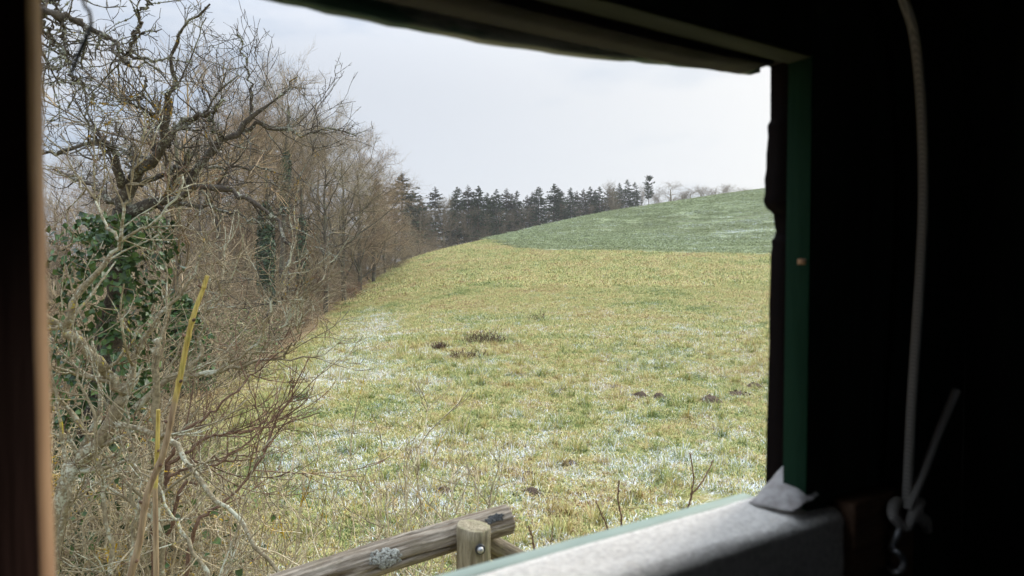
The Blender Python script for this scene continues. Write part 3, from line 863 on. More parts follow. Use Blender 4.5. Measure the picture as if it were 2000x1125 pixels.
V[..., 0] += 0.004 * (fbm(uu * 5 + 3, vv_ * 5, 26, 2) - 0.5)
V[..., 2] = np.maximum(V[..., 2], -0.2675)
V = V.reshape(-1, 3); ce = V.mean(0)
base = wp(*ce); sc_o = obj('cloth_scrap', mesh('cloth_scrap', np.array([wp(*p_) for p_ in V]) - base, grid_faces(nu, nu), M['scrap']), None, base)
md = sc_o.modifiers.new('thickness', 'SOLIDIFY'); md.thickness = 0.0015; md.offset = 0
tag(sc_o, 'crumpled grey cloth scrap in the far corner of the sill', 'scrap')

# cord hanging by the wall, tied to a screw hook
def wpx(px, py, d):
    s, z = wall_sz(px, py, d); return wp(s, d, z)


def solid_curve(pts, rad, K=60, sides=12):
    c_ = curve(pts, K)
    R_ = np.interp(np.linspace(0, 1, K), np.linspace(0, 1, len(rad)), rad)
    return tubes(c_[None], R_[None], sides, True)


top = wpx(1765, 0, 0.405)
updir = norm(wpx(1765, 0, 0.405) - wpx(1784, 60, 0.405)); nup = (EYE + ZT - top[2]) / updir[2] / 12
main = [top + updir * nup * k * (1 - 0.0 * k) for k in range(12, 0, -1)] + [top] + [wpx(x, y, 0.405) for x, y in ((1784, 60), (1796, 160), (1802, 280), (1803, 400), (1798, 520), (1789, 660), (1780, 800), (1771, 985))]
kc = wpx(1768, 1003, 0.405)
RO = thing('cord', 'grey braided cord hanging against the dark wall and knotted round a hook', 'cord', tuple(kc))
V, F = solid_curve(main, [0.0052] * 2, 160); part('cord_length', V, F, M['cord'], RO)
V, F = solid_curve([wpx(1773, 995, 0.400), wpx(1800, 930, 0.398), wpx(1832, 845, 0.395), wpx(1868, 762, 0.392)], [0.0050, 0.0050], 40); part('loose_end', V, F, M['cord'], RO)
kp = [kc + WU * 0.022 * math.sin(a) * (1 + 0.35 * math.cos(3 * a)) + np.array([0, 0, 1]) * 0.012 * math.sin(2 * a + 0.5) + WN * (-0.008) * math.cos(a) + WU * 0.006 for a in np.linspace(0, 6.6, 16)]
V, F = solid_curve(kp, [0.0062] * 2, 90); knot = part('knot', V, F, M['cord'], RO)
V, F = solid_curve([wpx(1790, 1008, 0.400), wpx(1806, 1018, 0.398), wpx(1812, 1036, 0.398)], [0.007, 0.0075, 0.005], 20); part('short_end', V, F, M['cord'], RO)
hk = [wpx(x, y, d) for x, y, d in ((1762, 1015, 0.404), (1752, 1046, 0.404), (1742, 1068, 0.408), (1752, 1078, 0.40), (1764, 1092, 0.396), (1762, 1110, 0.396), (1750, 1118, 0.40), (1738, 1112, 0.412), (1735, 1100, 0.425))]
HK = thing('screw_hook', 'bent galvanised hook on the wall rail holding the knotted cord', 'hook', tuple(hk[-1]))
V, F = solid_curve(hk, [0.0038] * 2, 70); part('shank', V, F, M['metal'], HK)
V, F = solid_curve([hk[-1], hk[-1] + WN * 0.03], [0.0045, 0.003], 10); part('thread', V, F, M['metal'], HK)

# black cable dangling from the eave
ca = at(162, 0, 0.512)
eave = wp(-0.012, 0.5915, 0.30)
CA = [eave, (eave + ca) / 2 + WN * 0.004] + [at(x, y, 0.512) for x, y in ((162, 0), (174, 20), (178, 42), (176, 58), (164, 84), (150, 116), (139, 146))]
V, F = solid_curve(CA, [0.0013, 0.0013, 0.0013, 0.0014, 0.0020, 0.0012], 90, 10)
o = obj('cable', mesh('cable', V - eave, F, M['cable']), None, eave)
tag(o, 'thin black cable dangling bent from the shutter before the lichened branch', 'cable')

# ------------------------------------------------------------------ log handrail of the ladder
def mat_log(name, a, b, c3):
    m, t, bs = material(name, 0.9, 0.2)
    uv = t.attr('grain', out='Vector'); v = t.scalev(uv, (1.0, 1.0, 0.10))
    n1 = t.noise(v, 60.0, 5, 0.65, 0.8); n2 = t.noise(v, 190.0, 3, 0.6); n3 = t.noise(uv, 14.0, 4, 0.65)
    c = t.mix(t.step(n1, 0.30, 0.68), a, b)
    c = t.mix(t.math('MULTIPLY', t.step(n2, 0.5, 0.68), 0.7), c, a)
    c = t.mix(t.math('MULTIPLY', t.step(n3, 0.52, 0.66), 0.75), c, c3)
    t.put(bs.inputs['Base Color'], c); bump(t, bs, t.math('ADD', n1, t.math('MULTIPLY', n2, 0.6)), 0.7, 0.004)
    return m


M['log'] = mat_log('weathered_log', (0.15, 0.115, 0.08), (0.37, 0.32, 0.25), (0.22, 0.185, 0.13))
M['post'] = mat_log('weathered_post', (0.16, 0.13, 0.08), (0.36, 0.315, 0.215), (0.24, 0.23, 0.13))
M['brace'] = mat_log('barked_brace', (0.085, 0.065, 0.045), (0.26, 0.22, 0.15), (0.20, 0.19, 0.09))
M['lichen'] = mat_leaf('grey_lichen', (0.30, 0.30, 0.26), (0.44, 0.44, 0.385), None, 0.95)
M['dark_lichen'] = mat_leaf('black_lichen', (0.035, 0.037, 0.035), (0.11, 0.11, 0.105), None, 0.95)


def log(a, b, r0, r1, seed, K=90, S=56, cracks=4, topcut=0.0, bow=0.0):
    a = np.asarray(a, float); b = np.asarray(b, float); ax = norm(b - a); L_ = np.linalg.norm(b - a)
    e1 = norm(np.cross(ax, [0.2, 0.1, 1.0])) if abs(ax[2]) < 0.8 else norm(np.cross(ax, [0, 1.0, 0])); e2 = np.cross(ax, e1)
    tt = np.linspace(0, 1, K); th = np.arange(S) / S * 2 * np.pi
    T_, H_ = np.meshgrid(tt, th, indexing='ij')
    r = r0 + (r1 - r0) * T_
    r = r * (1 + 0.085 * (fbm(np.cos(H_) * 1.3 + 5 + seed, np.sin(H_) * 1.3 + T_ * L_ * 2.2, seed, 3) - 0.5) * 2)
    r = r - 0.0035 * (fbm(H_ * S / 9, T_ * L_ * 4, seed + 3, 3) > 0.56) - 0.0016 * fbm(H_ * S / 2.5, T_ * L_ * 9, seed + 5, 2)
    rr2 = np.random.default_rng(seed)
    for c in range(cracks):                                            # drying cracks along the log
        h0 = rr2.uniform(0, 6.28); l0 = rr2.uniform(0, 0.5); l1 = l0 + rr2.uniform(0.25, 0.6)
        hh = h0 + 0.18 * np.sin(T_ * 7 + c) ; dd = np.abs((H_ - hh + np.pi) % (2 * np.pi) - np.pi)
        r = r - 0.016 * np.exp(-(dd / (0.04 + 0.03 * (c % 3))) ** 2) * np.clip((T_ - l0) * 12, 0, 1) * np.clip((l1 - T_) * 12, 0, 1)
    bowv = (bow * 4 * T_ * (1 - T_))[..., None] * np.array([0, 0, 1.0])
    V = a + (ax * L_) * T_[..., None] + e1 * (r * np.cos(H_))[..., None] + e2 * (r * np.sin(H_))[..., None] + bowv
    if topcut:
        V[-1] += ax * (topcut * np.cos(th))[:, None]
    G = np.stack([r * np.cos(H_), r * np.sin(H_), T_ * L_], -1)
    V = V.reshape(-1, 3); G = G.reshape(-1, 3)
    i = np.arange(K - 1)[:, None] * S; s = np.arange(S)[None, :]
    F = np.stack([i + s, i + (s + 1) % S, i + S + (s + 1) % S, i + S + s], -1).reshape(-1, 4)
    caps = []
    for row, flip in ((0, True), (K - 1, False)):                     # end grain: rings of faces, slightly dished
        base_ = V[row * S:(row + 1) * S]; ctr = base_.mean(0); prev = np.arange(S) + row * S
        for k, f in enumerate((0.93, 0.66, 0.36)):
            n0 = len(V); q = ctr + (base_ - ctr) * f + ax * ((1 if row else -1) * (0.002 * (k + 0.5)))
            V = np.vstack([V, q]); G = np.vstack([G, np.column_stack([(q - ctr) @ e1, (q - ctr) @ e2, np.full(S, T_[row, 0] * L_ + 0.4 * np.linalg.norm(q - ctr, axis=1))])])
            cur = np.arange(S) + n0; fc = np.stack([prev, np.roll(prev, -1), np.roll(cur, -1), cur], -1)
            caps.append(fc[:, ::-1] if flip else fc); prev = cur
        n0 = len(V); V = np.vstack([V, ctr]); G = np.vstack([G, [[0, 0, T_[row, 0] * L_]]])
        tri = np.stack([prev, np.roll(prev, -1), np.full(S, n0)], -1); tri = tri[:, ::-1] if flip else tri
        caps.append(np.column_stack([tri, tri[:, 2]])[:, :3])
    F4 = np.concatenate([F] + [c for c in caps if c.shape[1] == 4]); F3 = np.concatenate([c for c in caps if c.shape[1] == 3])
    return V, [F4, F3], G


def log_part(name, args, mat, parent, **kw):
    V, F, G = log(*args, **kw)
    o = part(name, V, F, mat, parent)
    a = o.data.attributes.new('grain', 'FLOAT_VECTOR', 'POINT'); a.data.foreach_set('vector', G.astype(np.float32).ravel())
    return o


ptop = at(924, 1027, 1.93); pbot = np.array([ptop[0], ptop[1], gz(ptop[0], ptop[1]) - 0.3])
HR = thing('ladder_handrail', 'weathered log handrail bolted to a round post in front of the sill', 'handrail', (ptop[0], ptop[1], gz(ptop[0], ptop[1])))
po = log_part('post', (pbot, ptop, 0.054, 0.0495, 3), M['post'], HR, K=120, S=72, cracks=14, topcut=0.006)
ra, rb = at(330, 1228, 1.62), at(993, 1014, 2.055)
rl = log_part('rail', (ra, rb, 0.0475, 0.045, 8), M['log'], HR, K=160, S=80, cracks=16, bow=0.008)
br = log_part('brace', (at(930, 1050, 2.05), at(1180, 1185, 2.35), 0.036, 0.036, 12), M['brace'], HR, K=50, S=40, cracks=3)
# bolt with washer on the post
bc = at(938, 1073, 1.93 - 0.047); bn = norm(np.array([0.16, -1.0, 0.0]))
e1 = norm(np.cross(bn, [0, 0, 1])); e2 = np.cross(bn, e1)
def disc_stack(c, prof, S=20):
    th = np.arange(S) / S * 2 * np.pi
    V = np.concatenate([c + bn * h + (e1 * np.cos(th)[:, None] + e2 * np.sin(th)[:, None]) * r for r, h in prof])
    i = np.arange(len(prof) - 1)[:, None] * S; s = np.arange(S)[None, :]
    F = np.stack([i + s, i + (s + 1) % S, i + S + (s + 1) % S, i + S + s], -1).reshape(-1, 4)
    return V, [F, (np.arange(S) + (len(prof) - 1) * S)[None, :]]
V, F = disc_stack(bc, [(0.0145, -0.004), (0.0145, 0.0022), (0.0135, 0.003), (0.006, 0.003)]); wsh = part('washer', V, F, M['cable'], HR)
V, F = disc_stack(bc, [(0.0095, 0.0025), (0.0095, 0.006), (0.0085, 0.0095), (0.0055, 0.012), (0.002, 0.013)]); part('bolt', V, F, M['metal'], HR)


def lichen(px, py, dep, rx, ry, mat, seed, n=420):
    """crusty rosette of small lobes growing on the log's surface"""
    r = np.random.default_rng(seed); axd = norm(rb - ra); vv = norm(np.array([0, 0, EYE]) - at(px, py, dep))
    nn = norm(vv - axd * (vv @ axd)); sd_ = np.cross(axd, nn)
    f0 = at(px, py, dep); tpar = (f0 - ra) @ axd; cen = ra + axd * tpar
    cen = cen + np.array([0, 0, 1]) * 0.008 * 4 * (tpar / np.linalg.norm(rb - ra)) * (1 - tpar / np.linalg.norm(rb - ra))
    phi0 = np.arctan2((f0 - cen) @ sd_, (f0 - cen) @ nn)
    Vs, Fs = [], []
    for k in range(n):
        a = r.uniform(0, 6.28); q = math.sqrt(r.uniform(0, 1)) * (0.45 + 0.95 * vnoise(np.array([a * 2.2]), np.array([seed * 1.0]), 2)[0])
        la, ph = q * rx * math.cos(a), phi0 + q * ry * math.sin(a) / 0.05
        n2 = nn * math.cos(ph) + sd_ * math.sin(ph); t2 = np.cross(n2, axd)
        c = cen + axd * la + n2 * (0.0468 + r.uniform(0, 0.002))
        w_ = r.uniform(0.0012, 0.0050); an = r.uniform(0, 6.28); b1 = axd * math.cos(an) + t2 * math.sin(an); b2 = np.cross(n2, b1)
        o_ = len(Vs) and sum(len(v_) for v_ in Vs) or 0
        Vs.append(np.array([c + b1 * w_, c + b2 * w_ * 0.7, c - b1 * w_, c - b2 * w_ * 0.7, c + n2 * w_ * 0.7]))
        Fs.append(np.array([(0, 1, 4), (1, 2, 4), (2, 3, 4), (3, 0, 4)]) + 5 * k)
    return np.concatenate(Vs), np.concatenate(Fs)


V, F = lichen(758, 1094, 1.80, 0.036, 0.030, M['lichen'], 3); o = part('lichen_crust', V, F, M['lichen'], HR, False); o['label'] = 'pale grey lichen rosette on the rail'
V, F = lichen(968, 1010, 1.99, 0.030, 0.013, M['dark_lichen'], 5, 300); o = part('lichen_crust', V, F, M['dark_lichen'], HR, False); o['label'] = 'blackish lichen patch near the rail end'

# ------------------------------------------------------------------ trees and shrubs: generators
def bare_tree(seed, H=18.0, trunk_r=0.26, limbs=15, n2=8, n3=6, n4=7, spread=0.36, upl=0.12, t0=0.22, fork=True):
    r = np.random.default_rng(seed)
    K = 14; z = np.linspace(0, 0.82 * H, K)
    tr = np.column_stack([np.cumsum(r.normal(0, 0.018 * H / K * 3, K)), np.cumsum(r.normal(0, 0.018 * H / K * 3, K)), z - 0.4])
    tr[0, :2] = 0; tr[1, :2] *= 0.5
    P0 = tr[None]; R0 = (trunk_r * np.linspace(1, 0.16, K) ** 0.9)[None]
    P1, R1 = spawn(r, P0, R0, limbs, t0, 1.0, spread * H, 0.80, 9, 0.16, upl, 0.50, 0.03, 0.22, tsh=0.45)
    P2, R2 = spawn(r, P1, R1, n2, 0.2, 1.0, 0.17 * H, 0.75, 6, 0.20, upl * 0.6, 0.5, 0.014, 0.35)
    P3, R3 = spawn(r, np.concatenate([P2]), R2, n3, 0.15, 1.0, 0.085 * H, 0.7, 4, 0.22, upl * 0.5, 0.55, 0.008, 0.5, tsh=0.3)
    P4, R4 = spawn(r, P3, R3, n4, 0.1, 1.0, 0.042 * H, 0.65, 3, 0.22, upl * 0.5, 0.6, 0.0055, 0.5, tsh=0.2)
    tk = join([tubes(P0, R0, 9), tubes(P1, R1, 5)])
    cr = join([tubes(P2, R2, 4), tubes(P3, R3, 3), tubes(P4, R4, 3)])
    return tk, cr


def bush(seed, H=5.0, stems=16, n2=9, n3=7, n4=5, spread=0.55, rmin=0.004):
    r = np.random.default_rng(seed)
    a = r.uniform(0, 6.28, stems); b = r.uniform(0.0, spread, stems); rad = r.uniform(0, 0.08 * H, stems)
    P0 = np.empty((stems, 8, 3)); P0[:, 0] = np.column_stack([np.cos(a) * rad, np.sin(a) * rad, np.full(stems, -0.2)])
    d = np.column_stack([np.cos(a) * np.sin(b), np.sin(a) * np.sin(b), np.cos(b)]); ln = H * r.uniform(0.55, 1.0, stems) / 7
    for k in range(1, 8):
        d = norm(d + r.normal(0, 0.10, (stems, 3)) + np.column_stack([np.cos(a) * 0.05, np.sin(a) * 0.05, 0 * a])); P0[:, k] = P0[:, k - 1] + d * ln[:, None]
    R0 = 0.035 * (H / 5) * r.uniform(0.5, 1.0, stems)[:, None] * np.linspace(1, 0.25, 8)[None]
    P2, R2 = spawn(r, P0, R0, n2, 0.1, 1.0, 0.32 * H, 0.7, 6, 0.2, 0.03, 0.5, 0.008, 0.4)
    P3, R3 = spawn(r, P2, R2, n3, 0.1, 1.0, 0.14 * H, 0.7, 4, 0.22, 0.03, 0.55, 0.005, 0.5, tsh=0.3)
    P4, R4 = spawn(r, P3, R3, n4, 0.1, 1.0, 0.07 * H, 0.7, 3, 0.22, 0.0, 0.6, rmin, 0.5, tsh=0.2)
    return tubes(P0, R0, 5), join([tubes(P2, R2, 3), tubes(P3, R3, 3), tubes(P4, R4, 3)])


def leaf_cloud(r, C, size, nrm=None, fold=0.25, five=True):
    """small pointed leaves (four triangles each) at the centres C"""
    n = len(C); N_ = norm(r.normal(0, 1, (n, 3)) + (0 if nrm is None else nrm * 1.6))
    a = norm(np.cross(N_, r.normal(0, 1, (n, 3)))); b = np.cross(N_, a)
    s = (size * r.uniform(0.6, 1.25, n))[:, None]
    V = np.stack([C - a * s * 0.5, C + b * s * 0.52 - a * s * 0.12 + N_ * s * fold * 0.3, C + b * s * 0.22 + a * s * 0.3, C + a * s * 0.62 - N_ * s * fold * 0.3,
                  C - b * s * 0.22 + a * s * 0.3, C - b * s * 0.52 - a * s * 0.12 + N_ * s * fold * 0.3], 1).reshape(-1, 3)
    i = np.arange(n)[:, None] * 6
    return V, np.concatenate([i + np.array([[0, 1, 2]]), i + np.array([[0, 2, 3]]), i + np.array([[0, 3, 4]]), i + np.array([[0, 4, 5]])])


def spruce(seed, H=24.0, live=0.30, wid=4.2, dens=1.0, pine=False):
    r = np.random.default_rng(seed)
    K = 10; z = np.linspace(-0.5, H, K)
    P0 = np.column_stack([r.normal(0, 0.05, K), r.normal(0, 0.05, K), z])[None]; R0 = np.linspace(0.22, 0.02, K)[None]
    zs, ls = [], []
    nb = int((330 if not pine else 120) * dens)
    zz = r.uniform(live * H, H * 0.995, nb); f = (H - zz) / (H * (1 - live))
    if pine:
        ln = wid * np.sqrt(np.clip(1 - (2 * f - 0.9) ** 2 / 1.3, 0.05, 1)) * r.uniform(0.5, 1.1, nb)
    else:
        ln = wid * np.clip(f, 0, 1) ** 0.8 * r.uniform(0.4, 1.25, nb) * np.where(f > 0.7, 1.15 - 0.5 * (f - 0.7), 1) + 0.06
    a = r.uniform(0, 6.28, nb)
    P1 = np.empty((nb, 5, 3)); P1[:, 0] = np.column_stack([0 * zz, 0 * zz, zz])
    el = np.where(f < 0.25, 0.45, 0.05) - 0.25 * f + r.normal(0, 0.12, nb) + (0.35 if pine else 0)
    d = np.column_stack([np.cos(a) * np.cos(el), np.sin(a) * np.cos(el), np.sin(el)])
    for k in range(1, 5):
        d = norm(d + np.array([0, 0, -0.06 if k < 3 else 0.10]) + r.normal(0, 0.05, (nb, 3))); P1[:, k] = P1[:, k - 1] + d * (ln / 4)[:, None]
    R1 = np.full((nb, 5), 0.02) * np.linspace(1, 0.4, 5)
    # dead branches below the live crown
    nd_ = 60; zz2 = r.uniform(0.06 * H, live * H + 2, nd_); a2 = r.uniform(0, 6.28, nd_); l2 = r.uniform(0.6, 2.2, nd_)
    P2 = np.empty((nd_, 4, 3)); P2[:, 0] = np.column_stack([0 * zz2, 0 * zz2, zz2]); d2 = np.column_stack([np.cos(a2), np.sin(a2), r.normal(-0.1, 0.2, nd_)])
    for k in range(1, 4):
        d2 = norm(d2 + r.normal(0, 0.12, (nd_, 3))); P2[:, k] = P2[:, k - 1] + d2 * (l2 / 3)[:, None]
    P3, R3 = spawn(r, P2, np.full((nd_, 4), 0.016), 9, 0.2, 1.0, 0.7, 0.8, 3, 0.2, -0.02, 0.6, 0.009, 0.5)
    # needle sprays: narrow folded blades hanging off the branches
    ns = 15 if not pine else 34
    Q, RQ = spawn(r, P1, R1, ns, 0.12, 1.0, 0.50 if not pine else 0.42, 0.75, 3, 0.10, -0.10 if not pine else 0.12, 0.5, 0.01, 0.3, tsh=0.35)
    sc_ = np.clip(np.repeat(ln, ns) / 1.6, 0.22, 1.0)[:, None, None]; Q = Q[:, :1] + (Q - Q[:, :1]) * sc_
    m_ = len(Q); T = norm(Q[:, 2] - Q[:, 0]); S = norm(np.cross(T, r.normal(0, 1, (m_, 3)))) * (0.10 * r.uniform(0.6, 1.3, m_) * sc_[:, 0, 0] ** 0.5)[:, None]
    S2 = norm(np.cross(T, S)) * np.linalg.norm(S, axis=1, keepdims=True)
    V = np.stack([Q[:, 0], Q[:, 1] + S, Q[:, 2], Q[:, 1] - S, Q[:, 1] + S2, Q[:, 1] - S2], 1).reshape(-1, 3)
    i = np.arange(m_)[:, None] * 6
    F = np.concatenate([i + np.array([[0, 1, 2, 3]]), i + np.array([[0, 4, 2, 5]])])
    return join([tubes(P0, R0, 6), tubes(P2, np.full((nd_, 4), 0.02), 3), tubes(P3, R3, 3)]), join([tubes(P1, R1, 3), (V, [F])])


def prototype(name, label, cat, group, parts):
    """tree with its parts at the origin, to be placed and copied; parts: (name, (V, F), material)"""
    o = thing(name, label, cat, (0, 0, 0), group)
    for nm, (V, F), mt in parts:
        obj(nm, mesh(nm, V, F, mt, False), o)
    return o


USED = set()


def place(proto, px, depth, top_py, H, label, group=None, wide=1.0, rot=None, sink=0.0):
    x = (px - 1000) / FPX * depth * 1.0; z0 = gz(x, depth) - sink
    zt = at(px, top_py, depth)[2]; s = (zt - z0) / H
    rz = rng.uniform(0, 6.28) if rot is None else rot
    if id(proto) not in USED:
        USED.add(id(proto)); proto.location = (x, depth, z0); proto.rotation_euler = (0, 0, rz); proto.scale = (s * wide, s * wide, s)
        proto['label'] = label
        if group: proto['group'] = group
        return proto
    return copy_tree(proto, (x, depth, z0), rz, (s * wide, s * wide, s), label, group)


ORD = ['first', 'second', 'third', 'fourth', 'fifth', 'sixth', 'seventh', 'eighth', 'ninth', 'tenth', 'eleventh', 'twelfth', 'thirteenth',
       'fourteenth', 'fifteenth', 'sixteenth', 'seventeenth', 'eighteenth', 'nineteenth', 'twentieth', 'twenty-first', 'twenty-second', 'twenty-third', 'twenty-fourth']

# ------------------------------------------------------------------ the bare wood on the left
G1 = 'bare trees of the wood beside the meadow'
TREES = []
for sd, kw in ((1, dict(limbs=22, spread=0.36, t0=0.10)), (2, dict(limbs=20, spread=0.44, upl=0.04, t0=0.08)), (3, dict(limbs=20, spread=0.30, upl=0.18, t0=0.15)), (4, dict(limbs=22, spread=0.40, upl=0.06, t0=0.06))):
    tk, cr = bare_tree(sd, **kw)
    TREES.append(prototype('bare_tree', 'x', 'tree', G1, [('trunk', tk, M['wood_bark']), ('crown', cr, M['wood_twig'])]))
WOOD = [(118, 44, 335, 0, 1.0), (165, 36, 385, 3, 1.0), (215, 52, 310, 2, 1.0), (285, 48, 300, 0, 1.0), (345, 58, 255, 2, 1.1), (425, 54, 150, 0, 1.0), (492, 60, 165, 2, 1.1),
        (556, 64, 160, 0, 1.0), (598, 72, 172, 2, 1.1), (635, 58, 262, 1, 1.0), (672, 70, 255, 1, 1.0), (702, 82, 280, 0, 1.1), (730, 92, 300, 3, 1.1), (752, 104, 355, 1, 1.1), (772, 116, 395, 3, 1.2),
        (250, 80, 340, 1, 1.2), (390, 86, 250, 1, 1.2), (470, 92, 240, 3, 1.2), (545, 96, 240, 1, 1.2), (620, 100, 260, 3, 1.2)]
desc = {4: 'tall slender bare tree rising behind the old fruit tree', 5: 'tallest bare tree of the wood, its fine top against the sky',
        9: 'spreading bare tree leaning over the meadow edge, nearest the field', 13: 'last broad bare tree before the spruces on the ridge', 14: 'low bare tree where the wood meets the ridge'}
for i, (px, dep, top, v_, wd) in enumerate(WOOD):
    lb = desc.get(i) or ('bare brown tree, %s of the wood\'s front row counted from the window\'s near side' % ORD[i] if i < 15 else 'bare tree deep in the wood, %s of its back row counted from the near side' % ORD[i - 15])
    place(TREES[v_], px, dep, top, 18.0 * 0.97, lb, G1, wd)

G2 = 'bushes along the foot of the wood'
BUSH = []
for sd, kw in ((11, {}), (12, dict(stems=22, spread=0.8)), (13, dict(stems=12, spread=0.4))):
    st, tw = bush(sd, **kw)
    BUSH.append(prototype('bush', 'x', 'bush', G2, [('stems', st, M['wood_bark']), ('twigs', tw, M['bush_twig'])]))
for sd, kw in ((14, dict(stems=12, n2=7, n3=5, n4=3, spread=0.7, rmin=0.0065)), (15, dict(stems=10, n2=8, n3=4, n4=3, spread=0.5, rmin=0.0065))):
    st, tw = bush(sd, **kw)
    BUSH.append(prototype('bush', 'x', 'bush', G2, [('stems', st, M['wood_bark']), ('twigs', tw, M['bush_twig'])]))
BSH = [(128, 11, 560, 3, 1.2), (190, 14, 480, 4, 1.1), (262, 17, 520, 3, 1.2), (318, 21, 480, 4, 1.2), (372, 19, 600, 3, 1.3), (405, 27, 500, 4, 1.4), (420, 24, 610, 3, 1.1), (470, 33, 480, 4, 1.3),
       (468, 30, 590, 3, 1.0), (515, 37, 540, 0, 1.1), (540, 41, 590, 1, 0.9), (585, 50, 570, 1, 0.85), (570, 56, 500, 2, 1.3), (612, 62, 520, 0, 1.1), (640, 70, 540, 1, 1.0), (668, 80, 525, 1, 1.0), (694, 90, 500, 0, 1.1), (722, 98, 495, 1, 1.1), (764, 110, 480, 1, 1.3), (790, 126, 470, 0, 1.3), (812, 138, 468, 1, 1.4), (835, 146, 462, 0, 1.4)]
for i, (px, dep, top, v_, wd) in enumerate(BSH):
    lb = 'bare brown bush, %s along the foot of the wood counted from the hide' % ORD[i]
    place(BUSH[v_], px, dep, top, 4.6, lb, G2, wd, sink=0.1)
for i, (px, dep, top, v_, wd) in enumerate([(130, 60, 400, 1, 1.3), (210, 66, 410, 0, 1.3), (280, 72, 405, 2, 1.5), (340, 76, 410, 1, 1.3), (400, 80, 400, 0, 1.3), (450, 74, 420, 1, 1.3), (500, 84, 405, 2, 1.5), (545, 88, 420, 0, 1.3), (590, 92, 410, 1, 1.2), (635, 96, 420, 0, 1.2), (675, 102, 425, 1, 1.2), (715, 112, 430, 0, 1.2), (750, 122, 430, 1, 1.1), (310, 34, 470, 0, 1.2), (360, 44, 460, 1, 1.2), (440, 46, 470, 0, 1.2), (520, 52, 480, 1, 1.2), (570, 60, 485, 0, 1.2)]):
    place(BUSH[v_], px, dep, top, 4.6, 'tall bare understorey bush inside the wood, %s counted from the hide' % ORD[i], 'understorey inside the wood', wd, sink=0.2)
# russet bush that has kept its dry leaves
r9 = np.random.default_rng(91); st, tw = bush(21, 2.6, 14, 7, 5, 2)
c9 = r9.normal(0, 1, (1500, 3)) * np.array([0.75, 0.75, 0.5]) + np.array([0, 0, 1.05]); c9 = c9[c9[:, 2] > 0.05]
RB = prototype('beech_bush', 'x', 'bush', None, [('stems', st, M['wood_bark']), ('twigs', tw, M['bush_twig']), ('foliage', leaf_cloud(r9, c9, 0.11), M['beech'])])
place(RB, 682, 74, 548, 2.35, 'low russet bush with dry leaves at the foot of the wood', None, 1.15)


def ivy_column(name, label, px, dep, top, bot, rad, n, seed, mat, size, tree_r=0.16, lean=0.0):
    """a trunk wrapped in ivy"""
    r = np.random.default_rng(seed); x = (px - 1000) / FPX * dep; z0 = gz(x, dep); zt = at(px, top, dep)[2]; zb = max(at(px, bot, dep)[2], z0)
    o = thing(name, label, 'tree', (x, dep, z0))
    K = 12; zz = np.linspace(z0 - 0.3, zt + 3.0, K)
    tr = np.column_stack([x + lean * (zz - z0) + r.normal(0, 0.05, K), np.full(K, dep), zz])[None]; R = np.linspace(tree_r, tree_r * 0.45, K)[None]
    part('trunk', *tubes(tr, R, 8), M['wood_bark'], o)
    P1, R1 = spawn(r, tr, R, 14, 0.5, 1.0, 3.2, 0.8, 7, 0.2, 0.12, 0.4, 0.02); P2, R2 = spawn(r, P1, R1, 8, 0.2, 1, 1.5, 0.7, 5, 0.2, 0.05, 0.5, 0.01); P3, R3 = spawn(r, P2, R2, 8, 0.1, 1, 0.8, 0.7, 3, 0.2, 0.03, 0.5, 0.006)
    V, F = join([tubes(P1, R1, 4), tubes(P2, R2, 3), tubes(P3, R3, 3)]); part('crown', V, F, M['wood_twig'], o)
    a = r.uniform(0, 6.28, n); hz = r.uniform(zb, zt, n); q = rad * (0.65 + 0.8 * fbm(a * 1.2, hz * 0.9, seed, 3)) * np.sqrt(r.uniform(0.25, 1, n)) * np.clip((zt - hz) / 1.2 + 0.25, 0.2, 1)
    nr = np.column_stack([np.cos(a), np.sin(a), 0 * a + 0.3])
    C = np.column_stack([x + lean * (hz - z0), np.full(n, dep), hz]) + np.column_stack([np.cos(a) * q, np.sin(a) * q, 0 * a])
    V, F = leaf_cloud(r, C, size, nr); part('ivy', V, F, mat, o, False)
    return o


ivy_column('ivy_clad_tree', 'slim tree trunk wrapped in a dark green column of ivy, inside the wood', 520, 40, 395, 610, 0.50, 3600, 5, M['ivy_far'], 0.15)
ivy_column('ivy_clad_tree', 'pale trunk thinly wrapped in ivy behind the dark ivy column', 590, 52, 420, 590, 0.42, 1100, 6, M['ivy_far'], 0.15)
ivy_column('ivy_clad_tree', 'leaning mossy trunk with ivy, high against the sky in the wood', 545, 50, 290, 420, 0.36, 1300, 7, M['ivy_far'], 0.16, 0.2, 0.05)
ivy_column('ivy_clad_tree', 'short ivy-smothered trunk in the thicket behind the yellow cut stem', 345, 12, 575, 760, 0.62, 2600, 8, M['ivy'], 0.085, 0.06)

# evergreen shrub with light green leaves
st, tw = bush(22, 2.6, 12, 6, 4, 2); c9 = r9.normal(0, 1, (1500, 3)) * np.array([0.7, 0.7, 0.62]) + np.array([0, 0, 1.3]); c9 = c9[c9[:, 2] > 0.1]
EB = prototype('evergreen_shrub', 'x', 'bush', None, [('stems', st, M['wood_bark']), ('twigs', tw, M['bush_twig']), ('foliage', leaf_cloud(r9, c9, 0.075), M['bright_leaf'])])
place(EB, 468, 22, 610, 2.5, 'light green leafy shrub between the yellow stem and the ivy column', None, 1.0)

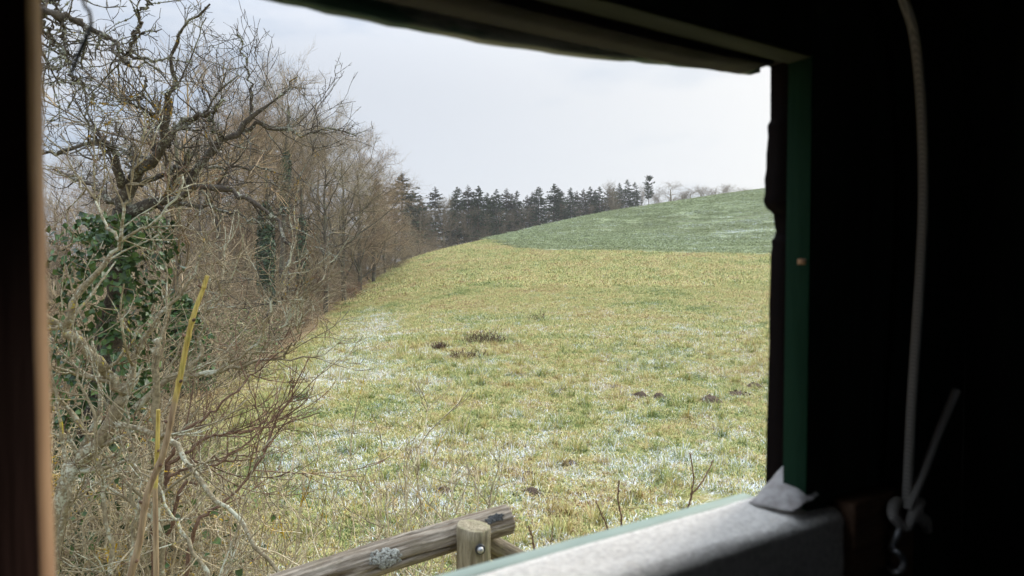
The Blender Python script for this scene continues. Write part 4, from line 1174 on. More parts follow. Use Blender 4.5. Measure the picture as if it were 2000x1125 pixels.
# ------------------------------------------------------------------ conifers and bare trees on the ridge
G3 = 'conifers along the ridge'
SPR = []
for sd, kw, mt in ((31, dict(), 'needles'), (32, dict(live=0.36, wid=3.8), 'needles'), (33, dict(live=0.3, wid=4.0, dens=0.85), 'needles_b'), (34, dict(live=0.42, wid=3.5, dens=0.75), 'needles')):
    tk, cr = spruce(sd, **kw)
    SPR.append(prototype('spruce_tree', 'x', 'tree', G3, [('trunk', tk, M['spruce_bark']), ('crown', cr, M[mt])]))
tk, cr = spruce(35, 22.0, 0.58, 2.6, 1.0, True)
PINE = prototype('pine_tree', 'x', 'tree', G3, [('trunk', tk, M['spruce_bark']), ('crown', cr, M['needles'])])
CON = [(734, 345, 150, 2, 1.0), (786, 338, 165, 0, 1.5), (808, 372, 178, 3, 1.0), (851, 364, 176, 2, 1.15), (894, 364, 182, 0, 1.0), (915, 361, 190, 2, 1.1), (935, 362, 186, 0, 1.0), (952, 376, 200, 1, 1.0), (970, 369, 194, 1, 1.0), (989, 367, 200, 2, 1.1),
       (1010, 372, 204, 3, 1.0), (1029, 380, 212, 2, 1.0), (1052, 364, 206, 0, 1.1), (1082, 358, 212, 0, 1.2), (1097, 372, 222, 3, 1.0), (1114, 366, 216, 1, 1.1), (1139, 368, 222, 2, 1.0), (1152, 364, 226, 1, 1.0), (1170, 364, 228, 3, 1.1), (1188, 366, 236, 2, 1.1), (1209, 357, 230, 1, 0.9), (1224, 350, 232, 3, 0.95), (1239, 355, 236, 3, 0.9)]
cl_ = {1: 'big dark spruce at the end of the bare wood, tallest conifer on the ridge', 0: 'pointed spruce top showing over the last bare trees of the wood', 22: 'thin spruce next to the lone pine on the ridge'}
for i, (px, top, dep, v_, wd) in enumerate(CON):
    place(SPR[v_], px, dep, top, 24.0, cl_.get(i) or 'dark spruce on the ridge, %s counted from the big one by the bare wood' % ORD[i - 1], G3, wd * 1.7)
place(PINE, 1266, 234, 346, 22.0, 'lone pine with a bare trunk and tufted top on the ridge', G3, 1.0)
BACK = [(822, 382, 190, 1), (872, 378, 196, 2), (884, 384, 205, 0), (904, 374, 210, 3), (926, 376, 206, 1), (944, 372, 214, 2), (962, 380, 216, 0), (980, 378, 214, 3), (1000, 378, 222, 1), (1020, 376, 222, 0), (1040, 374, 226, 2), (1066, 370, 228, 1), (1090, 366, 232, 3), (1104, 370, 236, 0), (1126, 372, 238, 2), (1146, 372, 240, 1), (1162, 370, 242, 0), (1180, 368, 244, 3), (1198, 366, 246, 1), (1216, 362, 246, 0)]
for i, (px, top, dep, v_) in enumerate(BACK[::2]):
    place(SPR[v_], px, dep, top, 24.0, 'spruce half hidden in the second row on the ridge, %s counted from the bare wood' % ORD[i], G3, 1.65)
G4 = 'bare trees on the ridge'
RID = []
for sd, kw in ((41, dict(H=14.0, limbs=14, n2=7, n3=5, n4=6, spread=0.42, t0=0.15)), (42, dict(H=14.0, limbs=18, n2=6, n3=5, n4=6, spread=0.25, upl=0.2))):
    tk, cr = bare_tree(sd, **kw)
    RID.append(prototype('ridge_tree', 'x', 'tree', G4, [('trunk', tk, M['far_twig']), ('crown', cr, M['far_twig'])]))
RDG = [(1196, 355, 222, 1, 0.8), (1252, 362, 240, 1, 0.5), (1284, 376, 236, 1, 1.2), (1308, 355, 228, 0, 1.25), (1332, 372, 240, 1, 1.3), (1347, 366, 240, 0, 1.2), (1367, 362, 242, 1, 1.1), (1391, 367, 244, 1, 1.2), (1412, 360, 244, 1, 1.2), (1437, 367, 248, 0, 1.2), (1460, 368, 250, 1, 1.3), (1482, 370, 252, 1, 1.3)]
rl_ = {0: 'pale bare larch-like tree standing among the spruces on the ridge', 1: 'thin bare sapling between the last spruce and the lone pine', 3: 'round-headed bare tree right beside the lone pine, largest on the crop crest'}
for i, (px, top, dep, v_, wd) in enumerate(RDG):
    place(RID[v_], px, dep, top, 13.6, rl_.get(i) or 'small bare tree on the crop crest, %s from the lone pine' % ORD[i - 2], G4, wd * 1.5)
MIXB = [(822, 372, 162, 0), (836, 398, 166, 1), (868, 372, 172, 1), (880, 400, 176, 0), (908, 396, 180, 1), (924, 392, 184, 0), (946, 402, 186, 1), (978, 398, 192, 0), (1002, 400, 198, 1), (1022, 392, 202, 0), (1044, 388, 206, 1), (1064, 392, 208, 0), (1092, 384, 212, 1), (1124, 388, 216, 0), (1150, 386, 222, 1), (1180, 380, 226, 0)]
for i, (px, top, dep, v_) in enumerate(MIXB):
    place(RID[v_], px, dep, top + 12, 13.6, 'greyish bare tree in front of the ridge spruces, %s counted from the bare wood' % ORD[i], 'bare trees before the ridge spruces', 1.15)
# grey-brown undergrowth that closes the foot of the conifers
und = []
for i, (px, dep, top, v_, wd) in enumerate([(870, 170, 452, 0, 2.0), (905, 176, 440, 1, 2.0), (940, 180, 425, 2, 2.0), (965, 184, 440, 0, 2.0), (1000, 190, 432, 1, 2.0), (1035, 196, 425, 2, 2.0), (1070, 200, 415, 0, 2.0), (1100, 206, 405, 1, 2.0), (1140, 212, 405, 2, 2.0), (1175, 218, 400, 0, 2.0), (830, 165, 450, 2, 2.0), (850, 172, 435, 1, 1.6)]):
    place(BUSH[v_], px, dep, top + 30, 4.6, 'grey bare bush under the ridge conifers, %s counted from the wood' % ORD[{10: 0, 11: 1}.get(i, i + 2)], 'bushes under the conifers', wd, sink=0.3)

# ------------------------------------------------------------------ foreground trees and shrubs
def limbs_of(traces, K=18, jit=0.012, r=rng):
    """traces: (points in the photograph, depth at start, depth at end, radius at start, radius at end)"""
    P, R = [], []
    for pts, d0, d1, r0, r1 in traces:
        n = len(pts); pp = [at(x, y, d0 + (d1 - d0) * k / (n - 1)) for k, (x, y) in enumerate(pts)]
        P.append(curve(pp, K, jit, r)); R.append(r1 + (r0 - r1) * (1 - np.linspace(0, 1, K)) ** 1.25)
    return np.array(P), np.array(R)


def knobby(r, R, amt=0.18):
    return R * (1 + r.normal(0, amt, R.shape).clip(-0.3, 0.5))


# old lichened fruit tree
rf = np.random.default_rng(101)
FD = 5.4
traces = [
    ([(150, 1260), (165, 1040), (178, 860), (196, 680), (222, 520), (240, 410)], FD, FD, 0.105, 0.075),
    ([(240, 410), (258, 350), (298, 312), (324, 280), (326, 232), (330, 190), (341, 150), (346, 92), (368, 50), (410, 8)], FD, FD - 0.4, 0.058, 0.006),
    ([(238, 415), (290, 405), (332, 392), (384, 346), (402, 310), (450, 266), (490, 226), (522, 200), (560, 176), (580, 150)], FD, FD + 0.3, 0.056, 0.006),
    ([(452, 262), (500, 248), (545, 252), (600, 266), (645, 252), (698, 266)], FD + 0.2, FD + 0.5, 0.020, 0.004),
    ([(240, 400), (238, 345), (216, 288), (170, 281), (110, 300), (60, 300)], FD, FD - 0.5, 0.040, 0.008),
    ([(272, 362), (330, 338), (388, 330), (440, 324), (500, 330), (552, 342)], FD, FD + 0.6, 0.026, 0.005),
    ([(330, 395), (385, 366), (440, 372), (490, 392), (532, 420), (556, 462), (565, 505), (560, 550), (548, 600)], FD - 0.2, FD - 0.7, 0.026, 0.004),
    ([(326, 285), (352, 240), (410, 225), (418, 205), (440, 198)], FD, FD - 0.5, 0.028, 0.006),
    ([(420, 290), (424, 262), (410, 238), (414, 210)], FD, FD - 0.2, 0.016, 0.005),
    ([(490, 226), (492, 190), (486, 140), (478, 105), (462, 66)], FD + 0.2, FD + 0.2, 0.014, 0.003),
    ([(324, 262), (300, 220), (262, 206), (215, 190)], FD, FD - 0.4, 0.016, 0.004),
    ([(300, 312), (262, 300), (235, 250), (205, 240)], FD, FD + 0.5, 0.016, 0.004),
    ([(240, 404), (200, 372), (150, 352), (105, 330)], FD, FD + 0.6, 0.030, 0.008),
    ([(345, 400), (420, 405), (470, 425), (520, 430), (580, 385)], FD, FD - 0.3, 0.018, 0.003),
]
P1, R1 = limbs_of(traces, 20, 0.016, rf); R1k = knobby(rf, R1, 0.14)
P2, R2 = spawn(rf, P1[1:], R1[1:], 9, 0.06, 1.0, 0.66, 0.95, 9, 0.20, 0.10, 0.36, 0.0036, 0.5, tsh=0.35)
P3, R3 = spawn(rf, P2, R2, 5, 0.12, 1.0, 0.27, 0.85, 6, 0.20, 0.09, 0.6, 0.0025, 0.6, tsh=0.3)
P3b, R3b = spawn(rf, P1[1:], R1[1:], 9, 0.1, 1.0, 0.24, 1.1, 6, 0.20, 0.14, 0.2, 0.0026, 0.6, tsh=0.2)
P3 = np.concatenate([P3, P3b]); R3 = np.concatenate([R3, R3b])
P4, R4 = spawn(rf, P3, R3, 2, 0.2, 1.0, 0.085, 0.9, 4, 0.2, 0.06, 0.75, 0.0021, 0.75, tsh=0.2)
FT = thing('fruit_tree', 'gnarled old fruit tree with crooked lichened limbs spreading against the sky', 'tree', tuple(P1[0, 1] * [1, 1, 0] + [0, 0, gz(P1[0, 1][0], FD)]))
q = P1[0].copy(); q[0, 2] = gz(q[0, 0], q[0, 1]) - 0.3; P1[0] = curve([q[0], q[5], q[10], q[15], q[19]], 20, 0.01, rf)
part('trunk', *tubes(P1[:1], R1k[:1], 14), M['old_bark'], FT)
pieces('limb', P1[1:], R1k[1:], 9, M['old_bark'], FT)
part('twigs', *join([tubes(P2, knobby(rf, R2), 5), tubes(P3, knobby(rf, R3, 0.22), 4), tubes(P4, knobby(rf, R4, 0.25), 3)]), M['old_bark'], FT)
# ivy round its trunk
n = 3400; tt = rf.uniform(0.14, 0.97, n); f = tt * 19; i = np.minimum(f.astype(int), 18)
C = P1[0][i] + (P1[0][i + 1] - P1[0][i]) * (f - i)[:, None]
a = rf.uniform(0, 6.28, n); q = (0.05 + 0.55 * np.clip(fbm(a * 1.3, tt * 11, 12, 3) - 0.22, 0, 1)) * np.sqrt(rf.uniform(0.2, 1, n)) * 1.7
nr = np.column_stack([np.cos(a), np.sin(a), 0 * a + 0.35]); C = C + nr * [1, 1, 0] * q[:, None]
part('ivy', *leaf_cloud(rf, C, 0.054, nr, 0.35), M['ivy'], FT, False)
# tufts of lichen on its limbs
idx = rf.integers(1, len(P1), 900); kk = rf.integers(0, 19, 900); C = P1[idx, kk] + (P1[idx, kk + 1] - P1[idx, kk]) * rf.uniform(0, 1, (900, 1))
nn_ = norm(rf.normal(0, 1, (900, 3)) + [0, -0.2, 0.3]); C = C + nn_ * (R1[idx, kk] * 1.0)[:, None]
M['lichen_tuft'] = mat_bark('foliose_lichen', (0.36, 0.36, 0.24), (0.24, 0.24, 0.17), (0.42, 0.43, 0.34), (0.50, 0.30, 0.03), 0.5, 0.55)
part('lichen', *leaf_cloud(rf, C, 0.022, nn_, 0.5), M['lichen_tuft'], FT, False)

# the lichened limb that reaches in at the top from a tree beside the hide
rl2 = np.random.default_rng(102); LD = 4.0
traces = [
    ([(-420, 1500), (-400, 900), (-360, 400), (-250, 120), (-130, 30), (20, 10)], LD, LD, 0.11, 0.05),
    ([(20, 10), (88, 26), (140, 36), (182, 60), (216, 74), (250, 104), (292, 116), (342, 114)], LD, LD + 0.3, 0.030, 0.006),
    ([(-40, 8), (60, 6), (110, -6), (150, -30)], LD, LD + 0.3, 0.026, 0.010),
    ([(250, 104), (262, 70), (272, 42), (268, 22), (288, 10), (300, -10)], LD + 0.2, LD + 0.1, 0.014, 0.005),
    ([(120, 30), (124, 60), (128, 92), (120, 120), (112, 150), (98, 168)], LD + 0.1, LD, 0.010, 0.004),
    ([(216, 76), (236, 112), (262, 130), (284, 160), (276, 190), (248, 200), (222, 204)], LD + 0.1, LD, 0.010, 0.0035),
    ([(88, 40), (110, 90), (150, 110), (180, 118)], LD, LD + 0.2, 0.009, 0.003),
    ([(140, 146), (160, 162), (178, 178), (192, 212)], LD, LD + 0.1, 0.005, 0.002),
]
P1, R1 = limbs_of(traces, 44, 0.010, rl2); R1k = knobby(rl2, R1, 0.20)
P1[0, 0, 2] = gz(P1[0, 0, 0], P1[0, 0, 1]) - 0.3
sel = slice(1, None)
P2, R2 = spawn(rl2, P1[sel], R1[sel], 9, 0.1, 1.0, 0.34, 0.9, 7, 0.22, 0.0, 0.45, 0.0033, 0.55, tsh=0.3)
P3, R3 = spawn(rl2, P2, R2, 4, 0.15, 1.0, 0.13, 0.9, 5, 0.22, 0.02, 0.7, 0.0024, 0.65, tsh=0.2)
P4, R4 = spawn(rl2, P3, R3, 2, 0.2, 1.0, 0.05, 0.9, 3, 0.2, 0.05, 0.8, 0.002, 0.8, tsh=0.2)
LT = thing('lichened_tree', 'lichen-crusted branch with orange patches reaching in at the upper corner', 'tree', (P1[0, 0, 0], P1[0, 0, 1], gz(P1[0, 0, 0], P1[0, 0, 1])))
part('trunk', *tubes(P1[:1], R1k[:1], 12), M['old_bark'], LT)
pieces('limb', P1[sel], R1k[sel], 9, M['old_bark'], LT)
part('twigs', *join([tubes(P2, knobby(rl2, R2, 0.25), 5), tubes(P3, knobby(rl2, R3, 0.25), 4), tubes(P4, R4, 3)]), M['old_bark'], LT)
allP = np.concatenate([P1[sel][:, ::7][:, :6], P2[:, :6]]); allR = np.concatenate([R1[sel][:, ::7][:, :6], R2[:, :6]])
idx = rl2.integers(0, len(allP), 1300); kk = rl2.integers(0, 5, 1300); C = allP[idx, kk] + (allP[idx, kk + 1] - allP[idx, kk]) * rl2.uniform(0, 1, (1300, 1))
nn_ = norm(rl2.normal(0, 1, (1300, 3))); part('lichen', *leaf_cloud(rl2, C + nn_ * allR[idx, kk][:, None], 0.016, nn_, 0.5), M['lichen_tuft'], LT, False)

# pale elder-like shrub with thick crossing stems
re = np.random.default_rng(103); ED = 4.2
traces = [
    ([(40, 1290), (110, 1025), (150, 930), (182, 880), (216, 828), (246, 768)], ED, ED, 0.050, 0.036),
    ([(246, 770), (216, 736), (176, 690), (130, 650), (94, 621), (30, 585)], ED, ED - 0.3, 0.034, 0.020),
    ([(125, 645), (165, 570), (210, 500), (240, 466), (300, 434), (345, 386), (356, 340)], ED - 0.2, ED - 0.1, 0.020, 0.005),
    ([(235, 468), (246, 395), (262, 330), (275, 285)], ED - 0.2, ED - 0.3, 0.010, 0.003),
    ([(232, 470), (205, 430), (180, 385), (148, 340), (118, 262)], ED - 0.2, ED, 0.010, 0.003),
    ([(246, 770), (264, 700), (296, 640), (330, 600), (370, 550), (396, 482), (440, 415)], ED, ED + 0.2, 0.024, 0.004),
    ([(318, 1200), (313, 1000), (309, 820), (306, 720), (303, 664)], ED - 0.2, ED - 0.3, 0.026, 0.019),
    ([(262, 800), (330, 736), (400, 733), (460, 713), (520, 706), (572, 701), (630, 692)], ED, ED + 0.6, 0.024, 0.004),
    ([(470, 712), (520, 672), (555, 640), (572, 606), (580, 578)], ED + 0.3, ED + 0.4, 0.009, 0.003),
    ([(556, 700), (575, 668), (582, 630), (578, 590)], ED + 0.4, ED + 0.4, 0.009, 0.003),
    ([(400, 734), (490, 682), (530, 600), (555, 540), (568, 478)], ED + 0.2, ED + 0.1, 0.011, 0.003),
    ([(230, 830), (300, 850), (340, 862), (390, 940), (450, 1000), (505, 1066), (560, 1160)], ED - 0.2, ED - 0.6, 0.018, 0.010),
    ([(362, 752), (396, 650), (412, 590), (450, 528)], ED, ED + 0.1, 0.013, 0.003),
    ([(100, 1240), (112, 1040), (138, 962), (126, 912), (120, 850), (106, 765), (96, 690)], ED - 0.5, ED - 0.5, 0.017, 0.006),
    ([(222, 1260), (212, 1120), (204, 980), (190, 872), (172, 800), (150, 705), (146, 640)], ED - 0.5, ED - 0.4, 0.015, 0.004),
    ([(250, 1240), (258, 1050), (256, 960), (262, 880), (248, 800), (252, 730)], ED - 0.4, ED - 0.3, 0.013, 0.005),
    ([(440, 1250), (410, 1130), (372, 1062), (332, 1002), (300, 940), (262, 905)], ED - 0.8, ED - 0.6, 0.014, 0.004),
]
P1, R1 = limbs_of(traces, 18, 0.012, re); R1k = knobby(re, R1, 0.13)
g0 = gz(P1[0, 0, 0], P1[0, 0, 1]); P1[0] = curve([np.array([P1[0, 0, 0] - 0.2, ED, g0 - 0.2])] + [P1[0, k] for k in (4, 8, 12, 17)], 18, 0.008, re)
ES = thing('elder_shrub', 'large pale shrub with thick crossing lichened stems before the ivy', 'shrub', (P1[0, 0, 0], ED, g0))
P2, R2 = spawn(re, P1, R1, 7, 0.1, 1.0, 0.50, 0.85, 8, 0.15, 0.05, 0.45, 0.0046, 0.45, tsh=0.3)
P3, R3 = spawn(re, P2, R2, 3, 0.15, 1.0, 0.26, 0.75, 6, 0.18, 0.05, 0.6, 0.0030, 0.5, tsh=0.3)
P4, R4 = spawn(re, P3, R3, 2, 0.2, 1.0, 0.10, 0.8, 4, 0.18, 0.05, 0.75, 0.002, 0.6, tsh=0.2)
pieces('stem', P1, R1k, 10, M['pale_bark'], ES, True)
part('branches', *tubes(P2, knobby(re, R2, 0.1), 5), M['pale_bark'], ES)
part('twigs', *tubes(P3, knobby(re, R3, 0.15), 4), M['pale_bark'], ES)
part('twigs', *tubes(P4, R4, 3), M['red_twig'], ES)
# upswept reddish shoots on its outer side
rs_ = np.random.default_rng(104)
src, srcR = limbs_of([([(330, 905), (400, 860), (470, 845), (520, 820)], ED, ED + 0.3, 0.012, 0.006), ([(350, 960), (430, 900), (500, 850), (560, 790)], ED, ED + 0.5, 0.011, 0.004),
                      ([(340, 860), (420, 800), (480, 740), (510, 690)], ED, ED + 0.4, 0.011, 0.004), ([(390, 1010), (460, 960), (520, 880), (530, 820)], ED - 0.2, ED + 0.2, 0.010, 0.004),
                      ([(330, 930), (400, 900), (460, 900), (520, 875)], ED, ED + 0.4, 0.011, 0.004)], 18, 0.012, rs_)
Q2, T2 = spawn(rs_, src, srcR, 8, 0.1, 1.0, 0.58, 0.5, 9, 0.09, 0.07, 0.5, 0.0042, 0.4, tsh=0.3, bias=(0.05, 0.02, 0.07))
Q3, T3 = spawn(rs_, Q2, T2, 4, 0.1, 1.0, 0.24, 0.6, 6, 0.12, 0.06, 0.6, 0.0030, 0.5, tsh=0.3)
base_l = [np.stack([curve([src[k, 0], src[k, 0] + [-0.12, 0.02, -0.5], [P1[0, 0, 0] + 0.9 + 0.1 * k, ED, g0 + 0.9], [P1[0, 0, 0] + 0.55 + 0.1 * k, ED, gz(P1[0, 0, 0] + 0.6, ED) - 0.2]], 18, 0.01, rs_) for k in range(5)])]
RS = thing('dogwood_shrub', 'fan of thin reddish upswept shoots beside the yellow cut stem', 'shrub', (P1[0, 0, 0] + 0.6, ED, gz(P1[0, 0, 0] + 0.6, ED)))
pieces('stem', np.concatenate([base_l[0][:, ::-1], src], 1), np.concatenate([np.linspace(0.016, 0.012, 18)[None].repeat(5, 0), srcR], 1), 6, M['red_twig'], RS)
part('twigs', *join([tubes(Q2, T2, 5), tubes(Q3, T3, 4)]), M['red_twig'], RS)

# the tangled thickets below the window
def thicket(name, label, seed, n, px, dep, top, lean, mat, n2=7, n3=4, n4=2, L2=0.5, wan=0.13, r0=0.010, leafy=0, ang=0.7, upw=0.03, sway=0.05):
    r = np.random.default_rng(seed)
    x0 = (np.mean(px) - 1000) / FPX * np.mean(dep); y0 = float(np.mean(dep))
    o = thing(name, label, 'shrub', (x0, y0, gz(x0, y0)))
    P, R = [], []
    for k in range(n):
        d = r.uniform(*dep); p_ = r.uniform(*px); tp = at(p_ + lean * r.uniform(-0.5, 1.2), r.uniform(*top), d + r.normal(0, 0.15))
        b = np.array([(p_ - 1000) / FPX * d + r.normal(0, 0.15), d, 0]); b[2] = gz(b[0], b[1]) - 0.1
        mid_ = b + (tp - b) * 0.5 + np.array([-0.12 * np.sign(lean) * r.uniform(0, 1), 0, 0.12]) + r.normal(0, 0.06, 3)
        P.append(curve([b, mid_, tp], 14, sway, r)); R.append(np.linspace(1, 0.28, 14) * r0 * r.uniform(0.5, 1.3))
    P = np.array(P); R = np.array(R)
    P2, R2 = spawn(r, P, R, n2, 0.30, 1.0, L2, ang, 9, wan, upw, 0.62, 0.0042, 0.5, tsh=0.25)
    P3, R3 = spawn(r, P2, R2, n3, 0.1, 1.0, L2 * 0.5, ang, 7, wan * 1.1, upw, 0.65, 0.0028, 0.6, tsh=0.3)
    tw = [tubes(P2, knobby(r, R2, 0.1), 4), tubes(P3, R3, 3)]
    if n4:
        P4, R4 = spawn(r, P3, R3, n4, 0.2, 1.0, L2 * 0.2, ang, 4, wan, upw, 0.7, 0.0022, 0.6)
        tw.append(tubes(P4, R4, 3))
    pieces('stem', P, knobby(r, R, 0.08), 6, mat, o)
    part('twigs', *join(tw), mat, o)
    if leafy:
        idx = r.integers(0, n, leafy); kk = r.integers(5, 13, leafy)
        C = P[idx, kk] + r.normal(0, 0.13, (leafy, 3)) + [0, 0.12, -0.15]; part('ivy', *leaf_cloud(r, C, 0.055, np.tile([0, -0.3, 0.5], (leafy, 1)), 0.3), M['ivy'], o, False)
    return o


thicket('tangled_shrub', 'dense tangle of pale twigs at the foot of the sawn window board', 201, 46, (40, 250), (4.3, 5.4), (800, 1060), 40, M['thicket'], 8, 4, 2, 0.62, 0.24, 0.013, 1100, ang=1.15, upw=0.0, sway=0.035)
thicket('tangled_shrub', 'pale tangled shrub with yellow lichen below the yellow cut stem', 202, 36, (230, 420), (4.2, 5.2), (870, 1090), 60, M['thicket'], 7, 4, 2, 0.58, 0.22, 0.012, 700, ang=1.1, upw=0.0, sway=0.03)
thicket('tangled_shrub', 'thin greyish shrub of upright shoots between yellow stem and log rail', 203, 34, (400, 620), (3.9, 5.2), (900, 1100), 60, M['thicket'], 5, 3, 1, 0.5, 0.12, 0.009, ang=0.8, sway=0.02)
thicket('tangled_shrub', 'open shrub of arching shoots in front of the snowy grass behind the rail', 204, 30, (600, 800), (4.0, 5.2), (850, 1080), 70, M['thicket'], 4, 3, 1, 0.48, 0.10, 0.008, ang=0.75, sway=0.015)
thicket('tangled_shrub', 'low dark-twigged shrub growing just behind the end of the rail', 205, 20, (790, 940), (4.0, 5.0), (900, 1080), 60, M['thicket'], 4, 3, 1, 0.42, 0.10, 0.007, ang=0.75, sway=0.015)
thicket('tangled_shrub', 'brown bare shrub behind the reddish shoots at the meadow edge', 206, 40, (120, 440), (6.0, 9.0), (700, 920), 50, M['bush_twig'], 7, 4, 1, 0.8, 0.2, 0.014, ang=0.9, sway=0.04)
thicket('tangled_shrub', 'tall brown bare shrub standing behind the fruit tree trunk', 207, 24, (90, 330), (6.4, 9.0), (470, 680), 30, M['bush_twig'], 7, 4, 2, 0.9, 0.18, 0.018, 0, ang=0.8, sway=0.04)

# the cut stem with stripped yellow bark
m, t, bs = material('stripped_stem', 0.7, 0.3)
pos = t.n('ShaderNodeNewGeometry').outputs['Position']; hgt = t.attr('along')
n1 = t.noise(t.scalev(pos, (1, 1, 0.08)), 90.0, 4, 0.65); n2 = t.noise(pos, 14.0, 3, 0.6)
c = t.mix(t.step(n1, 0.3, 0.7), (0.20, 0.13, 0.075), (0.38, 0.285, 0.17))
y_ = t.mix(t.step(n1, 0.35, 0.7), (0.27, 0.19, 0.035), (0.56, 0.44, 0.13))
y_ = t.mix(t.math('MULTIPLY', t.step(n2, 0.5, 0.68), 0.6), y_, (0.27, 0.25, 0.06))
c = t.mix(t.step(t.math('MULTIPLY_ADD', t.math('SUBTRACT', n2, 0.5), 0.10, hgt), 0.44, 0.50), c, y_)
t.put(bs.inputs['Base Color'], c); bump(t, bs, n1, 0.4, 0.003); M['stripped'] = m


def cut_stem(name, label, pts, dep0, dep1, r0, r1, nodes, mat_off=0.0, K=120, S=14):
    n = len(pts); pp = [at(x, y, dep0 + (dep1 - dep0) * k / (n - 1)) for k, (x, y) in enumerate(pts)]
    foot = pp[0] + (pp[0] - pp[2]) * 1.2; foot[2] = gz(foot[0], foot[1]) - 0.1
    c_ = np.vstack([curve([foot, (foot * 0.45 + pp[0] * 0.55), pp[0]], 24)[:-1], curve(pp, K)]); kk = len(c_)
    al = np.concatenate([np.zeros(23), np.linspace(0, 1, K)])
    R = np.concatenate([np.full(23, r0 * 1.15), np.linspace(r0, r1, K)]); rr3 = np.random.default_rng(5)
    for a in nodes:
        R = R + 0.22 * r0 * np.exp(-((al - a) / 0.008) ** 2)
    V, F = tubes(c_[None], R[None], S, True)
    th = np.tile(np.arange(S) / S * 6.283, kk); av = np.repeat(al, S)
    V = V + norm(V - np.repeat(c_, S, 0)) * (0.0010 * (fbm(th * 2, av * 30, 5, 2) - 0.5))[:, None]
    o = thing(name, label, 'stem', (foot[0], foot[1], foot[2] + 0.1))
    q = part('stem', V, F, M['stripped'], o); add_attr(q.data, 'along', av + mat_off)
    # scars where twigs were cut off
    sc_ = []
    for j, a in enumerate(nodes):
        k = int(np.argmin(np.abs(al - a))); d = norm(np.array([(-1) ** j * 0.8, -0.6, 0.25])); b = c_[k] + d * R[k] * 0.7
        sc_.append((tubes(curve([b, b + d * 0.006, b + d * 0.010 + [0, 0, 0.004]], 4)[None], np.array([[0.0052, 0.0050, 0.0042, 0.003]]), 8, True)))
    if sc_:
        V, F = join(sc_); part('bud_scars', V, F, M['red_twig'], o)
    return o


cut_stem('cut_stem', 'tall cut stem with stripped yellow upper half in front of the shrubs', [(248, 1150), (272, 1060), (288, 965), (318, 888), (338, 800), (352, 735), (368, 655), (382, 604), (396, 566), (405, 538)], 2.1, 2.15, 0.0108, 0.0062,
         (0.07, 0.20, 0.30, 0.415, 0.54, 0.66, 0.72, 0.91))
cut_stem('cut_stem', 'short yellow peeled stub beside the tall cut stem', [(303, 960), (306, 900), (308, 850), (309, 800)], 2.75, 2.75, 0.0095, 0.0075, (0.45,), 0.42)

# bare saplings whose tips stand before the sill
def sapling(label, traces, dep, rad):
    P, R = [], []; r = np.random.default_rng(int(traces[0][0][0]))
    for k, pts in enumerate(traces):
        pp = [at(x, y, dep) for x, y in pts]
        if k == 0:
            f_ = pp[0] * [1, 1, 0] + r.normal(0, 0.05, 3) * [1, 1, 0]; f_[2] = gz(f_[0], f_[1]) - 0.1
            foot = f_; low = f_ + (pp[0] - f_) * np.linspace(0, 1, 20)[:-1, None] + r.normal(0, 0.004, (19, 3))
            P.append(np.vstack([low, curve(pp, 21, 0.0012, r)])); R.append(np.concatenate([np.full(19, rad * 1.15), np.linspace(rad * 1.05, rad * 0.6, 21) * (1 + 0.2 * (r.uniform(0, 1, 21) > 0.8))]))
        else:
            P.append(curve(pp, 40, 0.0006, r)); R.append(np.linspace(rad * 0.85, rad * 0.55, 40) * (1 + 0.18 * (r.uniform(0, 1, 40) > 0.85)))
    P = np.array(P); R = np.array(R)
    o = thing('sapling', label, 'sapling', (foot[0], foot[1], foot[2] + 0.1), 'thin bare saplings in front of the sill')
    part('stem', *tubes(P, R, 8, True), M['red_twig'], o)
    B, BR = spawn(r, P, R, 8, 0.55, 1.0, 0.010, 0.7, 3, 0.1, 0.3, 0.6, 0.0016, 0.6, tsh=0.0)
    part('buds', *tubes(B, BR, 5, True), M['red_twig'], o)


sapling('forked bare sapling tip standing nearest the right window jamb', [[(1336, 1010), (1346, 985), (1350, 965), (1354, 930), (1347, 884)], [(1350, 966), (1372, 940), (1394, 898)]], 2.9, 0.0044)
sapling('straight dark sapling tip in the middle of the three before the sill', [[(1214, 1040), (1213, 1010), (1207, 975), (1209, 938)]], 2.8, 0.0044)
sapling('thin sapling tip leaning away just beside the straight dark one', [[(1190, 1045), (1182, 1020), (1172, 998), (1164, 978)]], 2.8, 0.0034)
sapling('knobbly sapling tip growing close to the end of the log rail', [[(1046, 1085), (1042, 1062), (1038, 1045), (1032, 1028)]], 2.7, 0.0042)
sapling('faint thin sapling tip between the log rail and the straight sapling', [[(1074, 1078), (1077, 1060), (1079, 1038), (1080, 1020)]], 2.9, 0.0026)

# ------------------------------------------------------------------ molehills and dead dock stalks in the meadow
def find_ground(px, py):
    lo, hi = 3.0, 140.0
    for _ in range(60):
        mdp = (lo + hi) / 2; q = at(px, py, mdp)
        if q[2] > gz(q[0], q[1]): lo = mdp
        else: hi = mdp
    return at(px, py, lo)


